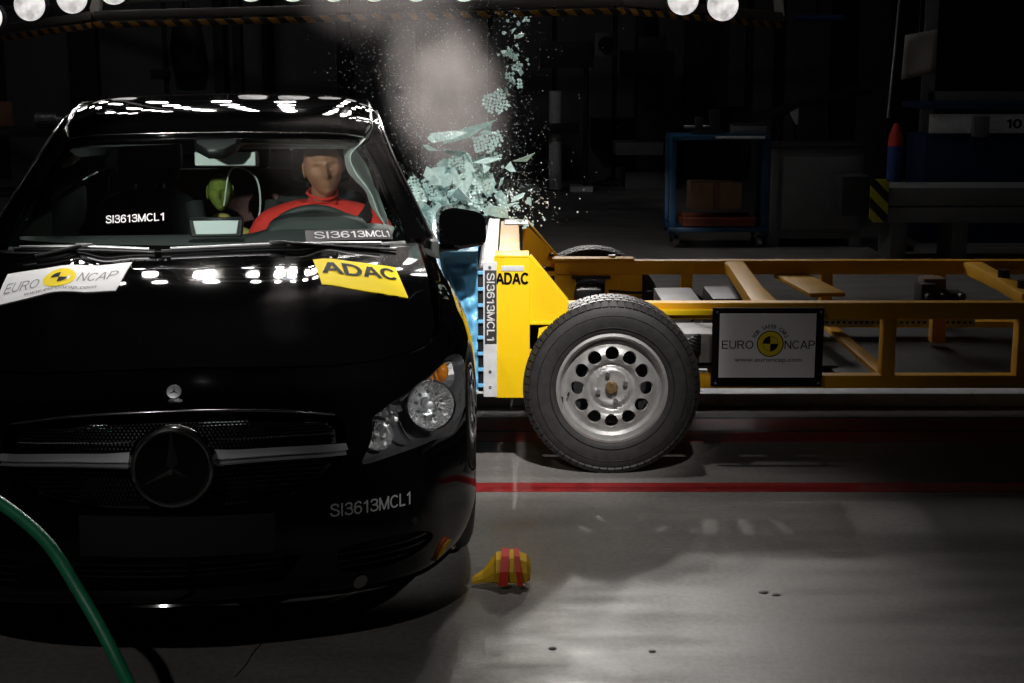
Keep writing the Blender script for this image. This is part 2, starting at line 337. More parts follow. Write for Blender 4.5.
M = dict(
 paint=mat('black_paint', (.0015, .0015, .0016), .03, 0, 0, spec=.42),
 trim=mat('black_plastic', (.006, .006, .0065), .42, bump=.05, bscale=300),
 gloss=mat('gloss_black', (.002, .002, .002), .08),
 chrome=mat('chrome', (.75, .75, .76), .07, 1), satin=mat('satin_silver', (.55, .55, .56), .45, .9, noise=.05),
 chromedull=mat('dull_chrome', (.5, .5, .5), .16, 1),  # darker and rougher than plain chrome
 glass=glassmat('windscreen_glass', (.82, .90, .87)), side=glassmat('side_glass', (.30, .36, .34)), lens=glassmat('lens_glass', (.93, .95, .95), refl=.9),
 amber=mat('amber', (.75, .24, .02), .12, spec=.7, noise=.2, nscale=60), lampin=mat('lamp_bezel', (.09, .09, .095), .38, .3),
 cabin=mat('cabin_plastic', (.025, .031, .030), .6, bump=.1, bscale=200), seatm=mat('seat_cloth', (.018, .021, .021), .85, bump=.3, bscale=220, noise=.2),
 lining=mat('roof_lining', (.06, .065, .062), .9),
 white=mat('white_sticker', (.86, .86, .86), .75, spec=.15, noise=.02), yellowst=mat('yellow_sticker', (.95, .72, .008), .8, spec=.1, noise=.03),
 ink=mat('black_ink', (.008, .008, .008), .8, spec=.08), inkgrey=mat('grey_ink', (.28, .28, .28), .8, spec=.1), inkwhite=mat('white_ink', (.75, .75, .75), .45), labelgrey=mat('grey_label', (.05, .048, .05), .4),
 yellow=mat('yellow_enamel', (.74, .37, .004), .5, spec=.3, noise=.10, nscale=5, rvar=.08, bump=.03, bscale=30),
 yellowlit=mat('lit_yellow_enamel', (.95, .62, .006), .5, spec=.3, noise=.04, nscale=6, bump=.03, bscale=25),  # same yellow enamel with the lamp light on near plates put into its colour
 steel=mat('brushed_steel', (.52, .52, .53), .38, 1, noise=.12, nscale=20, rvar=.1), alloy=mat('painted_wheel_steel', (.36, .355, .35), .40, .5, noise=.14, nscale=18, bump=.05, bscale=80),
 plate=mat('galvanised_white', (.74, .76, .78), .4, .1, noise=.12, nscale=14),
 rubber=mat('tyre_rubber', (.019, .018, .0175), .62, noise=.3, nscale=30, bump=.12, bscale=120), rubbertop=mat('scuffed_rubber', (.026, .025, .025), .45, noise=.2, nscale=40),
 blue=mat('blue_foil', (.20, .58, 1.0), .34, .0, noise=.18, nscale=16, bump=.35, bscale=14),
 bluelight=mat('blue_trim_foil', (.22, .58, .92), .35, .0, noise=.1),
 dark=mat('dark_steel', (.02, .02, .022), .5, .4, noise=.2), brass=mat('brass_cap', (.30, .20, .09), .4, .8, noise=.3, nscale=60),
 red=mat('red_cloth', (.68, .035, .024), .85, noise=.10, nscale=14, bump=.5, bscale=26), skin=mat('dummy_vinyl', (.33, .155, .09), .55, noise=.14, nscale=18),
 belt=mat('belt_webbing', (.02, .02, .022), .8, bump=.3, bscale=300), airbag=mat('airbag_cloth', (.55, .62, .58), .8, bump=.6, bscale=22, noise=.05),
 shard=mat('broken_glass', (.50, .72, .67), .16, spec=.7, noise=.35, nscale=45, bump=.5, bscale=70),
 spark=mat('glass_dust', (.80, .86, .84), .3), green=mat('green_hose', (.012, .19, .085), .42, noise=.15, nscale=20, bump=.1, bscale=90),
 conered=mat('red_paint', (.62, .035, .015), .5, noise=.1, nscale=30), coneyel=mat('yellow_cast', (.78, .46, .02), .55, noise=.15, nscale=22, bump=.2, bscale=60),
 lane=mat('red_floor_paint', (.23, .014, .016), .38, noise=.3, nscale=7, rvar=.1), groove=mat('black_rubber_strip', (.012, .010, .010), .6),
 lime=mat('lime_cloth', (.16, .21, .03), .8, bump=.4), yellowcl=mat('pale_yellow_cloth', (.52, .42, .10), .8), mauve=mat('mauve_cloth', (.13, .065, .06), .9, noise=.3, nscale=10),
 screen=mat('pale_screen_panel', (.62, .68, .67), .35),
 wall=mat('wall_panel_grey', (.115, .115, .118), .8, noise=.1, nscale=1.5), walldark=mat('dark_column', (.02, .02, .022), .7), ceil=mat('ceiling_dark', (.02, .02, .022), .9),
 gantry=mat('gantry_steel', (.16, .15, .14), .5, .5), cabinet=mat('cabinet_grey', (.17, .175, .18), .5, noise=.08), bluesteel=mat('blue_cart_enamel', (.012, .07, .16), .4), card=mat('cardboard', (.22, .13, .07), .85, noise=.15),
 rust=mat('rusty_red', (.22, .05, .02), .7, noise=.3), navy=mat('navy_enamel', (.015, .03, .085), .5), wood=mat('brown_board', (.14, .06, .03), .7, noise=.2),
 paper=mat('paper', (.36, .34, .32), .8, noise=.08, nscale=6), cloth_red=mat('parasol_red', (.45, .03, .02), .8), cloth_blue=mat('parasol_blue', (.02, .06, .22), .8), machine=mat('machine_dark', (.035, .036, .04), .5, .3, noise=.2),
)
def shardmat():
    m = mat('broken_glass', (.55, .70, .67), .12, spec=.8, noise=.2, nscale=45, bump=.5, bscale=70); nt = m.node_tree; L = nt.links
    b = nt.nodes['Principled BSDF']; o = nt.nodes['Material Output']; t = nt.nodes.new('ShaderNodeBsdfTranslucent'); t.inputs[0].default_value = (.75, .92, .88, 1); x = nt.nodes.new('ShaderNodeMixShader'); x.inputs[0].default_value = .30
    L.new(b.outputs[0], x.inputs[1]); L.new(t.outputs[0], x.inputs[2]); L.new(x.outputs[0], o.inputs[0]); return m
M['shard'] = shardmat()
def stripes(name, c1, c2, scale, ang=45, axis='XZ', rough=.5):
    m = bpy.data.materials.new(name); m.use_nodes = True; nt = m.node_tree; b = nt.nodes['Principled BSDF']; b.inputs['Roughness'].default_value = rough
    tc = nt.nodes.new('ShaderNodeTexCoord'); s = nt.nodes.new('ShaderNodeSeparateXYZ'); nt.links.new(tc.outputs['Object'], s.inputs[0])
    a = nt.nodes.new('ShaderNodeMath'); a.operation = 'ADD'; nt.links.new(s.outputs[0], a.inputs[0]); nt.links.new(s.outputs[2], a.inputs[1])
    k = nt.nodes.new('ShaderNodeMath'); k.operation = 'MULTIPLY'; k.inputs[1].default_value = scale; nt.links.new(a.outputs[0], k.inputs[0])
    f = nt.nodes.new('ShaderNodeMath'); f.operation = 'FRACT'; nt.links.new(k.outputs[0], f.inputs[0])
    g = nt.nodes.new('ShaderNodeMath'); g.operation = 'GREATER_THAN'; g.inputs[1].default_value = .5; nt.links.new(f.outputs[0], g.inputs[0])
    x = nt.nodes.new('ShaderNodeMix'); x.data_type = 'RGBA'; nt.links.new(g.outputs[0], x.inputs[0]); x.inputs[6].default_value = (*c1, 1); x.inputs[7].default_value = (*c2, 1)
    nt.links.new(x.outputs[2], b.inputs['Base Color']); return m
M['reflector'] = mat('lamp_reflector', (.92, .92, .92), .14, .95, bump=.2, bscale=60)
M['hazard'] = stripes('hazard_tape', (.30, .14, .010), (.008, .008, .008), 8.0)
M['hazard2'] = stripes('hazard_plate_paint', (.55, .50, .04), (.01, .01, .01), 6)
def lampmat(name, s):
    m = bpy.data.materials.new(name); m.use_nodes = True; nt = m.node_tree; b = nt.nodes['Principled BSDF']; L = nt.links
    b.inputs['Base Color'].default_value = (.5, .5, .5, 1); tc = nt.nodes.new('ShaderNodeTexCoord'); n = nt.nodes.new('ShaderNodeTexNoise'); n.inputs['Scale'].default_value = 14; L.new(tc.outputs['Object'], n.inputs['Vector'])
    q = nt.nodes.new('ShaderNodeMapRange'); q.inputs['From Min'].default_value = .35; q.inputs['From Max'].default_value = .65; q.inputs['To Min'].default_value = .45*s; q.inputs['To Max'].default_value = s; L.new(n.outputs['Fac'], q.inputs['Value'])
    L.new(q.outputs[0], b.inputs['Emission Strength']); b.inputs['Emission Color'].default_value = (1, .96, .93, 1); return m
M['lamp_low'] = lampmat('lamp_glow_low', .95); M['lamp_hot'] = lampmat('lamp_glow_hot', 45)
def floormat():
    m = bpy.data.materials.new('concrete_floor'); m.use_nodes = True; nt = m.node_tree; b = nt.nodes['Principled BSDF']; L = nt.links
    tc = nt.nodes.new('ShaderNodeTexCoord')
    def nz(scale, det, st=(1, 1, 1)):
        mp = nt.nodes.new('ShaderNodeMapping'); mp.inputs['Scale'].default_value = st; L.new(tc.outputs['Object'], mp.inputs[0])
        n = nt.nodes.new('ShaderNodeTexNoise'); n.inputs['Scale'].default_value = scale; n.inputs['Detail'].default_value = det; L.new(mp.outputs[0], n.inputs['Vector']); return n.outputs['Fac']
    a = nz(1.1, 6); c = nz(5, 8, (.4, 1.6, 1)); d = nz(160, 3)
    r = nt.nodes.new('ShaderNodeValToRGB'); L.new(a, r.inputs[0]); r.color_ramp.elements[0].position = .3; r.color_ramp.elements[1].position = .7
    r.color_ramp.elements[0].color = (.160, .150, .142, 1); r.color_ramp.elements[1].color = (.240, .226, .215, 1)
    mx = nt.nodes.new('ShaderNodeMix'); mx.data_type = 'RGBA'; mx.blend_type = 'MULTIPLY'; mx.inputs[0].default_value = .28; L.new(r.outputs[0], mx.inputs[6])
    r2 = nt.nodes.new('ShaderNodeValToRGB'); L.new(c, r2.inputs[0]); r2.color_ramp.elements[0].color = (.6, .6, .6, 1); r2.color_ramp.elements[0].position = .35; r2.color_ramp.elements[1].position = .6; L.new(r2.outputs[0], mx.inputs[7])
    fg = nz(55, 8); r3 = nt.nodes.new('ShaderNodeValToRGB'); L.new(fg, r3.inputs[0]); r3.color_ramp.elements[0].position = .35; r3.color_ramp.elements[1].position = .62; r3.color_ramp.elements[0].color = (.70, .70, .70, 1); m3 = nt.nodes.new('ShaderNodeMix'); m3.data_type = 'RGBA'; m3.blend_type = 'MULTIPLY'; m3.inputs[0].default_value = .8; L.new(mx.outputs[2], m3.inputs[6]); L.new(r3.outputs[0], m3.inputs[7]); L.new(m3.outputs[2], b.inputs['Base Color'])
    q = nt.nodes.new('ShaderNodeMapRange'); q.inputs['From Min'].default_value = .3; q.inputs['From Max'].default_value = .7; q.inputs['To Min'].default_value = .36; q.inputs['To Max'].default_value = .58; L.new(c, q.inputs['Value']); L.new(q.outputs[0], b.inputs['Roughness'])
    bp_ = nt.nodes.new('ShaderNodeBump'); bp_.inputs['Strength'].default_value = .35; bp_.inputs['Distance'].default_value = .002; L.new(d, bp_.inputs['Height']); L.new(bp_.outputs[0], b.inputs['Normal'])
    return m
M['floor'] = floormat()
# ---------- the hall ----------
def struct(name, c, s, m, bev=0, parent=None):
    o = bx(name, c, s, m, parent, bev=bev)
    if parent is None: o['kind'] = 'structure'
    return o
floor = struct('floor', (1, 9, -.05), (22, 24, .1), M['floor'])
struct('wall_back', (1, 19.1, 2.5), (22, .2, 5.2), M['walldark']); struct('wall_left', (-10, 9, 2.5), (.2, 24, 5.2), M['wall']); struct('wall_right', (12, 9, 2.5), (.2, 24, 5.2), M['wall'])
struct('wall_front', (1, -3, 2.5), (22, .2, 5.2), M['walldark']); struct('ceiling', (1, 9, 6.9), (22, 24, .2), M['ceil'])
for x0, x1, y0 in ((-3.4,-1.9,5.38),(1,1,1)): pass
def lane(y0, y1, m, n='painted_line', x0=-.5, x1=9):
    bx(n, ((x0+x1)/2, (y0+y1)/2, .0006), (x1-x0, y1-y0, .0024), m, floor, bev=0)
lane(5.325, 5.44, M['lane']); lane(6.05, 6.21, M['lane']); lane(6.235, 6.43, M['lane']); lane(6.205, 6.235, M['groove'], 'rubber_strip'); lane(6.43, 6.47, M['groove'], 'rubber_strip'); lane(5.368, 5.375, M['groove'], 'rubber_strip', -.1, 3)
gr = bx('guide_rail', (4.2, 6.85, .03), (9.6, .34, .06), M['plate'], floor, bev=.006)
bx('guide_rail', (4.2, 7.35, .02), (9.6, .12, .04), M['plate'], floor, bev=.006)
tb('floor_crack', [(-.69, 3.98, .0005), (-.685, 3.9, .0005), (-.70, 3.82, .0005), (-.705, 3.74, .0005), (-.72, 3.66, .0005)], .0018, M['groove'], floor, 5)
for (x, y, r) in ((.755, 4.28, .012), (.79, 4.26, .010), (.11, 3.85, .009), (.38, 3.83, .008)):
    bm = bmesh.new(); bmesh.ops.create_icosphere(bm, subdivisions=1, radius=r, matrix=Matrix.Translation((x, y, .002)) @ Matrix.Diagonal((1.5, 1, .25, 1))); fin('floor_speck', bm, M['groove'], floor)
# wall panels of the back wall, real sheets with joints
for (x0, x1, z0, z1) in ((-6.3,-5.45,0,2.9),(-5.15,-4.33,0,2.9),(-4.27,-3.62,0,2.9),(-3.5,-3.1,0,2.9),(-2.95,-2.1,0,2.9),(-2.04,-1.2,0,2.9),(-1.14,-.3,0,2.9),(-.24,.5,0,2.9),(.56,1.25,0,2.9),(1.31,1.76,0,2.9),(1.82,2.28,.45,2.9),(2.42,2.9,.9,2.9),(3.0,3.25,0,2.9),(3.4,3.95,0,2.9),(4.3,4.7,0,2.9)):
    bx('wall_panel', ((x0+x1)/2, 18.97, (z0+z1)/2), (x1-x0, .06, z1-z0), M['wall'], bpy.data.objects['wall_back'], bev=.01)
# ---------- plain grotesque capitals drawn as strokes ----------
def _arc(cx_, cy_, rx, ry, a0, a1, n=14): return [(cx_+rx*math.cos(math.radians(a0+(a1-a0)*k/n)), cy_+ry*math.sin(math.radians(a0+(a1-a0)*k/n))) for k in range(n+1)]
def _cm(P): return [tuple(p)[:2] for p in catmull([(a, b, 0) for a, b in P], 4)]
GLY = {
 'S': (.70, [_cm([(.62,.72),(.56,.87),(.35,.935),(.13,.86),(.11,.67),(.24,.57),(.46,.49),(.63,.38),(.62,.16),(.38,.065),(.13,.13),(.07,.30)])]),
 'I': (.26, [[(.13,0),(.13,1)]]),
 '3': (.64, [_cm([(.08,.74),(.15,.89),(.32,.935),(.52,.86),(.53,.64),(.40,.545),(.25,.53)])+_cm([(.25,.53),(.45,.50),(.58,.38),(.57,.17),(.34,.065),(.12,.13),(.06,.28)])[1:]]),
 '6': (.64, [_cm([(.56,.76),(.49,.90),(.34,.935),(.15,.82),(.075,.46),(.13,.16),(.32,.065),(.52,.15),(.57,.34),(.48,.53),(.31,.58),(.14,.48),(.085,.34)])]),
 '1': (.50, [[(.34,0),(.34,.96)], [(.36,.95),(.24,.82),(.08,.73)]]),
 '0': (.64, [_arc(.32,.5,.25,.435,0,360,24)]),
 'M': (.84, [[(.075,0),(.075,1)], [(.09,.93),(.42,.03)], [(.42,.03),(.75,.93)], [(.765,1),(.765,0)]]),
 'C': (.74, [_arc(.39,.5,.32,.435,38,322,24)]),
 'L': (.58, [[(.08,1),(.08,.065),(.55,.065)]]),
 'A': (.74, [[(.05,0),(.35,.96)], [(.39,.96),(.69,0)], [(.15,.33),(.59,.33)]]),
 'D': (.74, [[(.085,.065),(.085,.935),(.33,.935)]+_arc(.33,.5,.33,.435,80,-80,16)+[(.33,.065),(.02,.065)]]),
 'E': (.66, [[(.62,.935),(.08,.935),(.08,.065),(.63,.065)], [(.08,.52),(.57,.52)]]),
 'U': (.72, [[(.08,1),(.08,.35)]+_arc(.36,.35,.28,.285,180,360,14)+[(.64,.35),(.64,1)]]),
 'R': (.74, [[(.08,0),(.08,.935),(.40,.935)]+_arc(.40,.71,.22,.225,80,-80,10)+[(.40,.485),(.08,.485)], [(.40,.485),(.66,0)]]),
 'O': (.80, [_arc(.40,.5,.33,.435,0,360,28)]),
 'N': (.72, [[(.08,0),(.08,1)], [(.09,.95),(.63,.05)], [(.64,0),(.64,1)]]),
 'P': (.68, [[(.08,0),(.08,.935),(.38,.935)]+_arc(.38,.69,.23,.245,80,-80,10)+[(.38,.445),(.08,.445)]]),
}
def stroke_text(s, wt=.125, sp=.06):
    V = []; F = []; x = 0
    for k, ch in enumerate(s):
        w_, paths = GLY[ch]
        for i_, P in enumerate(paths):
            P = [np.array(p) for p in P]; n = len(P); b = len(V); cl = np.linalg.norm(P[0]-P[-1]) < 1e-6
            for i in range(n):
                if cl and i in (0, n-1): d0 = P[1]-P[0]; d1 = P[-1]-P[-2]
                else: d0 = P[min(i+1, n-1)]-P[min(i, n-2)]; d1 = P[max(i, 1)]-P[max(i-1, 0)]
                d0 = d0/np.linalg.norm(d0); d1 = d1/np.linalg.norm(d1); m_ = d0+d1; m_ = m_/max(np.linalg.norm(m_), 1e-6); q = wt/2/max(.45, abs(m_@d0)); nn = np.array([-m_[1], m_[0]])*q
                V += [(x+P[i][0]+nn[0], P[i][1]+nn[1]), (x+P[i][0]-nn[0], P[i][1]-nn[1])]
            for i in range(n-1):
                steps = 1; F.append((b+2*i, b+2*i+1, b+2*i+3, b+2*i+2))
        x += w_+sp
    V = np.array(V); lo = V.min(0); hi = V.max(0)
    return (V-lo)/(hi-lo), F
def stroke_mesh(name, s, fn, mat, parent, wt=.125):
    """fn maps (x01, y01) arrays to 3-D points"""
    V, F = stroke_text(s, wt); bm = bmesh.new(); P = V
    vs_ = [bm.verts.new((p[0]*len(s)*.75, p[1], 0)) for p in P]
    for f in F:
        try: bm.faces.new([vs_[i] for i in f])
        except ValueError: pass
    for _ in range(2): bmesh.ops.subdivide_edges(bm, edges=[e for e in bm.edges if e.calc_length() > .3], cuts=1)
    co = np.array([v.co[:] for v in bm.verts]); X = fn(co[:, 0]/(len(s)*.75), co[:, 1])
    for v, p in zip(bm.verts, X): v.co = p
    me = bpy.data.meshes.new(name); bm.to_mesh(me); bm.free(); me.materials.append(mat); return link(name, me, parent)
def flat(M_, w, h, z=.001): return lambda x, y: np.array([tuple(M_ @ Vector(((a-.5)*w, (b-.5)*h, z))) for a, b in zip(x, y)])
# ---------- the car ----------
car = empty('car', (-.85, 3.62, 0), .12)
tag(car, 'black four-door car facing the camera, struck on its side by the yellow trolley', 'car')
HLP = [(2.349,4.502),(2.673,4.701),(3.156,4.876),(3.67,5.019),(4.103,5.144),(4.398,5.126),(4.773,4.893),(4.768,4.55),(4.614,3.983),(4.431,3.758),(4.06,3.557),(3.397,3.696),(2.733,3.676),(2.268,3.591),(2.149,3.613),(2.198,3.753),(2.307,4.065)]
GRH = [(.001,4.893),(.858,4.83),(1.80,4.66),(1.93,4.45),(1.946,4.096),(1.872,3.679),(1.626,3.351),(1.299,3.175),(.74,3.04),(.001,3.002)]
GR = GRH+[(-s, t) for s, t in GRH[::-1]]
mir = lambda P: [(-s, t) for s, t in P[::-1]]
def loop(P, n=6): return [tuple(p)[:2] for p in catmull([(a, b, 0) for a, b in P+[P[0]]], n)][:-1]
HLL = loop(HLP, 3)
INT = [(-1.3,2.22),(1.3,2.22),(1.05,1.62),(-1.05,1.62)]
SIN = loop([(1.75,2.25),(2.5,2.3),(3.1,2.2),(3.3,1.95),(2.6,1.7),(1.8,1.7)], 3)
def arch(vc, sr, r=.352):
    pts = [(vc+r*math.cos(a), .33+r*math.sin(a)) for a in np.linspace(-.75, PI+.75, 30)]
    q = BODY.inv(pts, lambda X: X[:, 1:3], sr); return [tuple(p) for p in q]
AF = arch(1.02, (4.3, 7.2)); AR = arch(3.72, (8.5, 11.2))
ext = lambda A: A+[(A[-1][0], -.3), (A[0][0], -.3)]
AF = ext(AF); AR = ext(AR)
panel('front_bumper', BODY, [(-4.96,.0),(4.96,.0),(4.96,6),(-4.96,6)], M['paint'], car, [GR, HLL, mir(HLL), INT, SIN, mir(SIN), AF, mir(AF)], h=.022)
for sg in (1, -1):
    f = (lambda P: P) if sg == 1 else mir
    panel('front_fender', BODY, f([(4.99,0),(7.2,0),(7.2,5.98),(4.99,5.98)]), M['paint'], car, [f(AF)], h=.03)
    panel('front_door', BODY, f([(7.23,1.0),(8.25,1.0),(8.25,5.99),(7.23,5.99)]), M['paint'], car, h=.04)
    panel('rear_door', BODY, f([(8.28,1.0),(9.3,1.0),(9.3,5.99),(8.28,5.99)]), M['paint'], car, [f(AR)], h=.04)
    panel('sill', BODY, f([(7.0,0),(9.6,0),(9.6,.97),(7.0,.97)]), M['gloss'], car, [f(AR)], h=.05)
    panel('rear_fender', BODY, f([(9.33,0),(11.3,0),(11.3,6),(9.33,6)]), M['paint'], car, [f(AR)], h=.05)
    panel('door_handle', BODY, f([(7.95,4.7),(8.15,4.7),(8.15,4.85),(7.95,4.85)]), M['chromedull'], car, h=.04, off=.03, rim=.03)
panel('rear_bumper', BODY, [(11.33,0),(13,0),(13,6),(11.33,6)], M['paint'], car, h=.06); panel('rear_bumper', BODY, mir([(11.33,0),(13,0),(13,6),(11.33,6)]), M['paint'], car, h=.06)
class Bumped(Net):
    def __call__(self, s, t): return hoodfn(Net.__call__(self, s, t), np.stack([np.atleast_1d(np.asarray(s, float)), np.atleast_1d(np.asarray(t, float))], 1), None)
# hood with its power lines
def hoodfn(X, st, N):
    s = np.abs(st[:, 0]); t = st[:, 1]
    X = X.copy(); X[:, 2] += .006*np.exp(-((s-1.75)/.28)**2)*np.clip(t/1.5, 0, 1)-.004*np.exp(-((s-1.25)/.25)**2)*np.clip(t/1.5, 0, 1); return X
HOOD.__class__ = Bumped
panel('hood', HOOD, [(-3.985,.03),(-2,.035),(0,.04),(2,.035),(3.985,.03),(3.98,2),(3.98,3.96),(0,3.93),(-3.98,3.96),(-3.98,2)], M['paint'], car, h=.022, sc=(.18,.24), rim=.012)
bm = bmesh.new()   # bright edge of the grille opening, where the lamps glance off
rimtop = [Vector(p) for p in BODY(np.linspace(-1.8, 1.8, 60), 4.893-.23*(np.abs(np.linspace(-1.8, 1.8, 60))/1.8)**2.0+.01)]
tube(bm, [p+Vector((0, -.003, .003)) for p in rimtop], .004, 10); fin('grille_surround', bm, M['chromedull'], car, ang=80)
tb('hood_seal', [tuple(p) for p in BODY(np.linspace(-4.7, 4.7, 80), np.full(80, 6.0))+np.array([0, .012, -.014])], .006, M['trim'], car, 6)
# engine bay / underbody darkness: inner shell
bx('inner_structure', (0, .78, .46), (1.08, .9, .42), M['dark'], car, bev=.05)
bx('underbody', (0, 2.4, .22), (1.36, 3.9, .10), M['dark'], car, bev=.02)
# grille: mesh insert, star on its plinth, louvre
gi = panel('grille_insert', BODY, GR, M['trim'], car, h=.04, off=-.055, rim=0)
bm = bmesh.new()
for r_ in range(-1, 22):
    for c_ in range(-46, 47):
        s = c_*.042+(r_ % 2)*.021; t = 3.08+r_*.088
        if not pip(np.array([[s, t]]), [(a*.97, 3.95+(b-3.95)*.93) for a, b in GR])[0]: continue
        p = BODY(s, t)[0]+BODY.normal(s, t)[0]*-.042
        box(bm, p, (.0062, .012, .0048))
tag(fin('grille_studs', bm, M['gloss'], gi, sm=False), kind='stuff')
def bar(sg):
    S_ = np.linspace(.40, 1.915, 24); bm = bmesh.new(); rows = []
    for s in S_:
        k = (s-.34)/1.58; tt = 4.104-.05*math.sin(min(k*4, 1)*PI/2)-.017*k; tb_ = 3.783+.02*k-.03*math.exp(-k*12)
        pr = []
        for f_, o_ in ((0, .004), (.04, .012), (.5, .020), (.60, .022), (.68, .006), (.9, .012), (1, .010), (1.0, -.03)):
            t_ = tt+(tb_-tt)*f_; q = BODY(s, t_)[0]+BODY.normal(s, t_)[0]*o_; pr.append(bm.verts.new((q[0]*sg, q[1], q[2])))
        rows.append(pr)
    for a, b in zip(rows, rows[1:]):
        for j in range(len(a)-1): bm.faces.new((a[j], a[j+1], b[j+1], b[j]))
    bm.faces.new(rows[-1])
    o = fin('grille_bar', bm, M['satin'], car, ang=25)
    tag(o, 'silver louvre bar of the grille, beside the star emblem')
    return o
for sg in (1, -1): bar(sg)
def fr(c, n, up=(0, 0, 1)):
    """local frame: x right, y up, z out"""
    n = Vector(n).normalized(); x = Vector(up).cross(n).normalized(); y = n.cross(x)
    return Matrix.Translation(Vector(c)) @ Matrix((x, y, n)).transposed().to_4x4()
MS = fr((.004, -.022, .583), (0, -1, .06))
bm = bmesh.new(); R90 = Matrix.Rotation(-PI/2, 4, 'X')   # lathe's y axis -> local z
LZ = lambda A: A @ Matrix.Rotation(PI/2, 4, 'X')
lathe(bm, [(.0, -.02), (.104, -.02), (.108, .0), (.101, .012), (.094, .006), (.088, .0), (0, .0)], 64, LZ(MS)); fin('emblem_plinth', bm, M['chromedull'], car, ang=60)
bm = bmesh.new(); lathe(bm, [(0, .003), (.089, .003), (.089, .006), (0, .0065)], 48, LZ(MS)); fin('emblem_disc', bm, M['gloss'], car)
em = bmesh.new(); tor = [(.0935+.006*math.cos(a), .010+.006*math.sin(a)) for a in np.linspace(0, 2*PI, 10)]; lathe(em, tor, 72, LZ(MS))
def star(bm, Mx, R, w0, d):
    c = bm.verts.new(Mx @ Vector((0, 0, d*1.6))); pts = []
    for k in range(3):
        a = PI/2+k*2*PI/3; b = a+PI/3
        pts += [bm.verts.new(Mx @ Vector((R*math.cos(a), R*math.sin(a), d*.5))), bm.verts.new(Mx @ Vector((w0*math.cos(b), w0*math.sin(b), 0)))]
    for i in range(6): bm.faces.new((c, pts[i], pts[(i+1) % 6]))
star(em, MS @ Matrix.Translation((0, 0, .006)), .093, .017, .008)
fin('star_emblem', em, M['chromedull'], car, ang=20)
MB = fr((.003, .098, .747), (0, -1, .75)); em = bmesh.new()
lathe(em, [(0, .002), (.017, .002), (.019, .003), (.016, .004), (.0, .003)], 32, LZ(MB)); fin('hood_badge', em, M['satin'], car)
em = bmesh.new(); star(em, MB @ Matrix.Translation((0, 0, .003)), .015, .003, .003); fin('badge_star', em, M['chrome'], car, ang=20)
# number-plate panel, intake grilles, sensors
panel('plate_holder', BODY, [(-.93,2.97),(.99,2.90),(.99,2.30),(-.93,2.37)], M['trim'], car, h=.05, off=.006, rim=.01)
panel('intake_grille', BODY, [(-1.32,2.24),(1.32,2.24),(1.07,1.6),(-1.07,1.6)], M['trim'], car, h=.05, off=-.05, rim=0)
for P_ in (SIN, mir(SIN)): panel('intake_grille', BODY, [(a, b) for a, b in P_], M['trim'], car, h=.05, off=-.04, rim=0)
bm = bmesh.new()
for k in range(5):
    tt = 1.68+k*.12; tube(bm, [tuple(BODY(s, tt)[0]-BODY.normal(s, tt)[0]*.025) for s in np.linspace(-1.1, 1.1, 14)], .005, 6)
fin('intake_slats', bm, M['gloss'], car)
for sg in (1, -1):
    bm = bmesh.new()
    for k in range(3):
        tt = 1.82+k*.15; tube(bm, [tuple((q[0]*sg, q[1], q[2]) for q in [BODY(s, tt)[0]-BODY.normal(s, tt)[0]*.012])[0] for s in np.linspace(1.75, 3.2, 10)], .006, 6)
    fin('intake_slats', bm, M['gloss'], car)
for s in (-2.9, -1.3, 1.3, 2.9):
    p = BODY(s, 2.45)[0]; n = BODY.normal(s, 2.45)[0]; cy('parking_sensor', p-n*.004, p+n*.003, .011, M['trim'], car)
p = BODY(2.05, 1.35)[0]; n = BODY.normal(2.05, 1.35)[0]; q = cy('tow_eye_cap', p-n*.004, p+n*.004, .022, M['chromedull'], car, n=8)
panel('bumper_blade', BODY, [(-4.3,.75),(4.3,.75),(4.3,.95),(-4.3,.95)], M['gloss'], car, h=.04, off=.008, rim=.01)
stroke_mesh('bumper_lettering', 'SI3613MCL1', quad_on(BODY, [(1.67,2.755),(2.842,2.731),(2.856,2.943),(1.679,2.964)], .0015), M['inkgrey'], car, wt=.13)
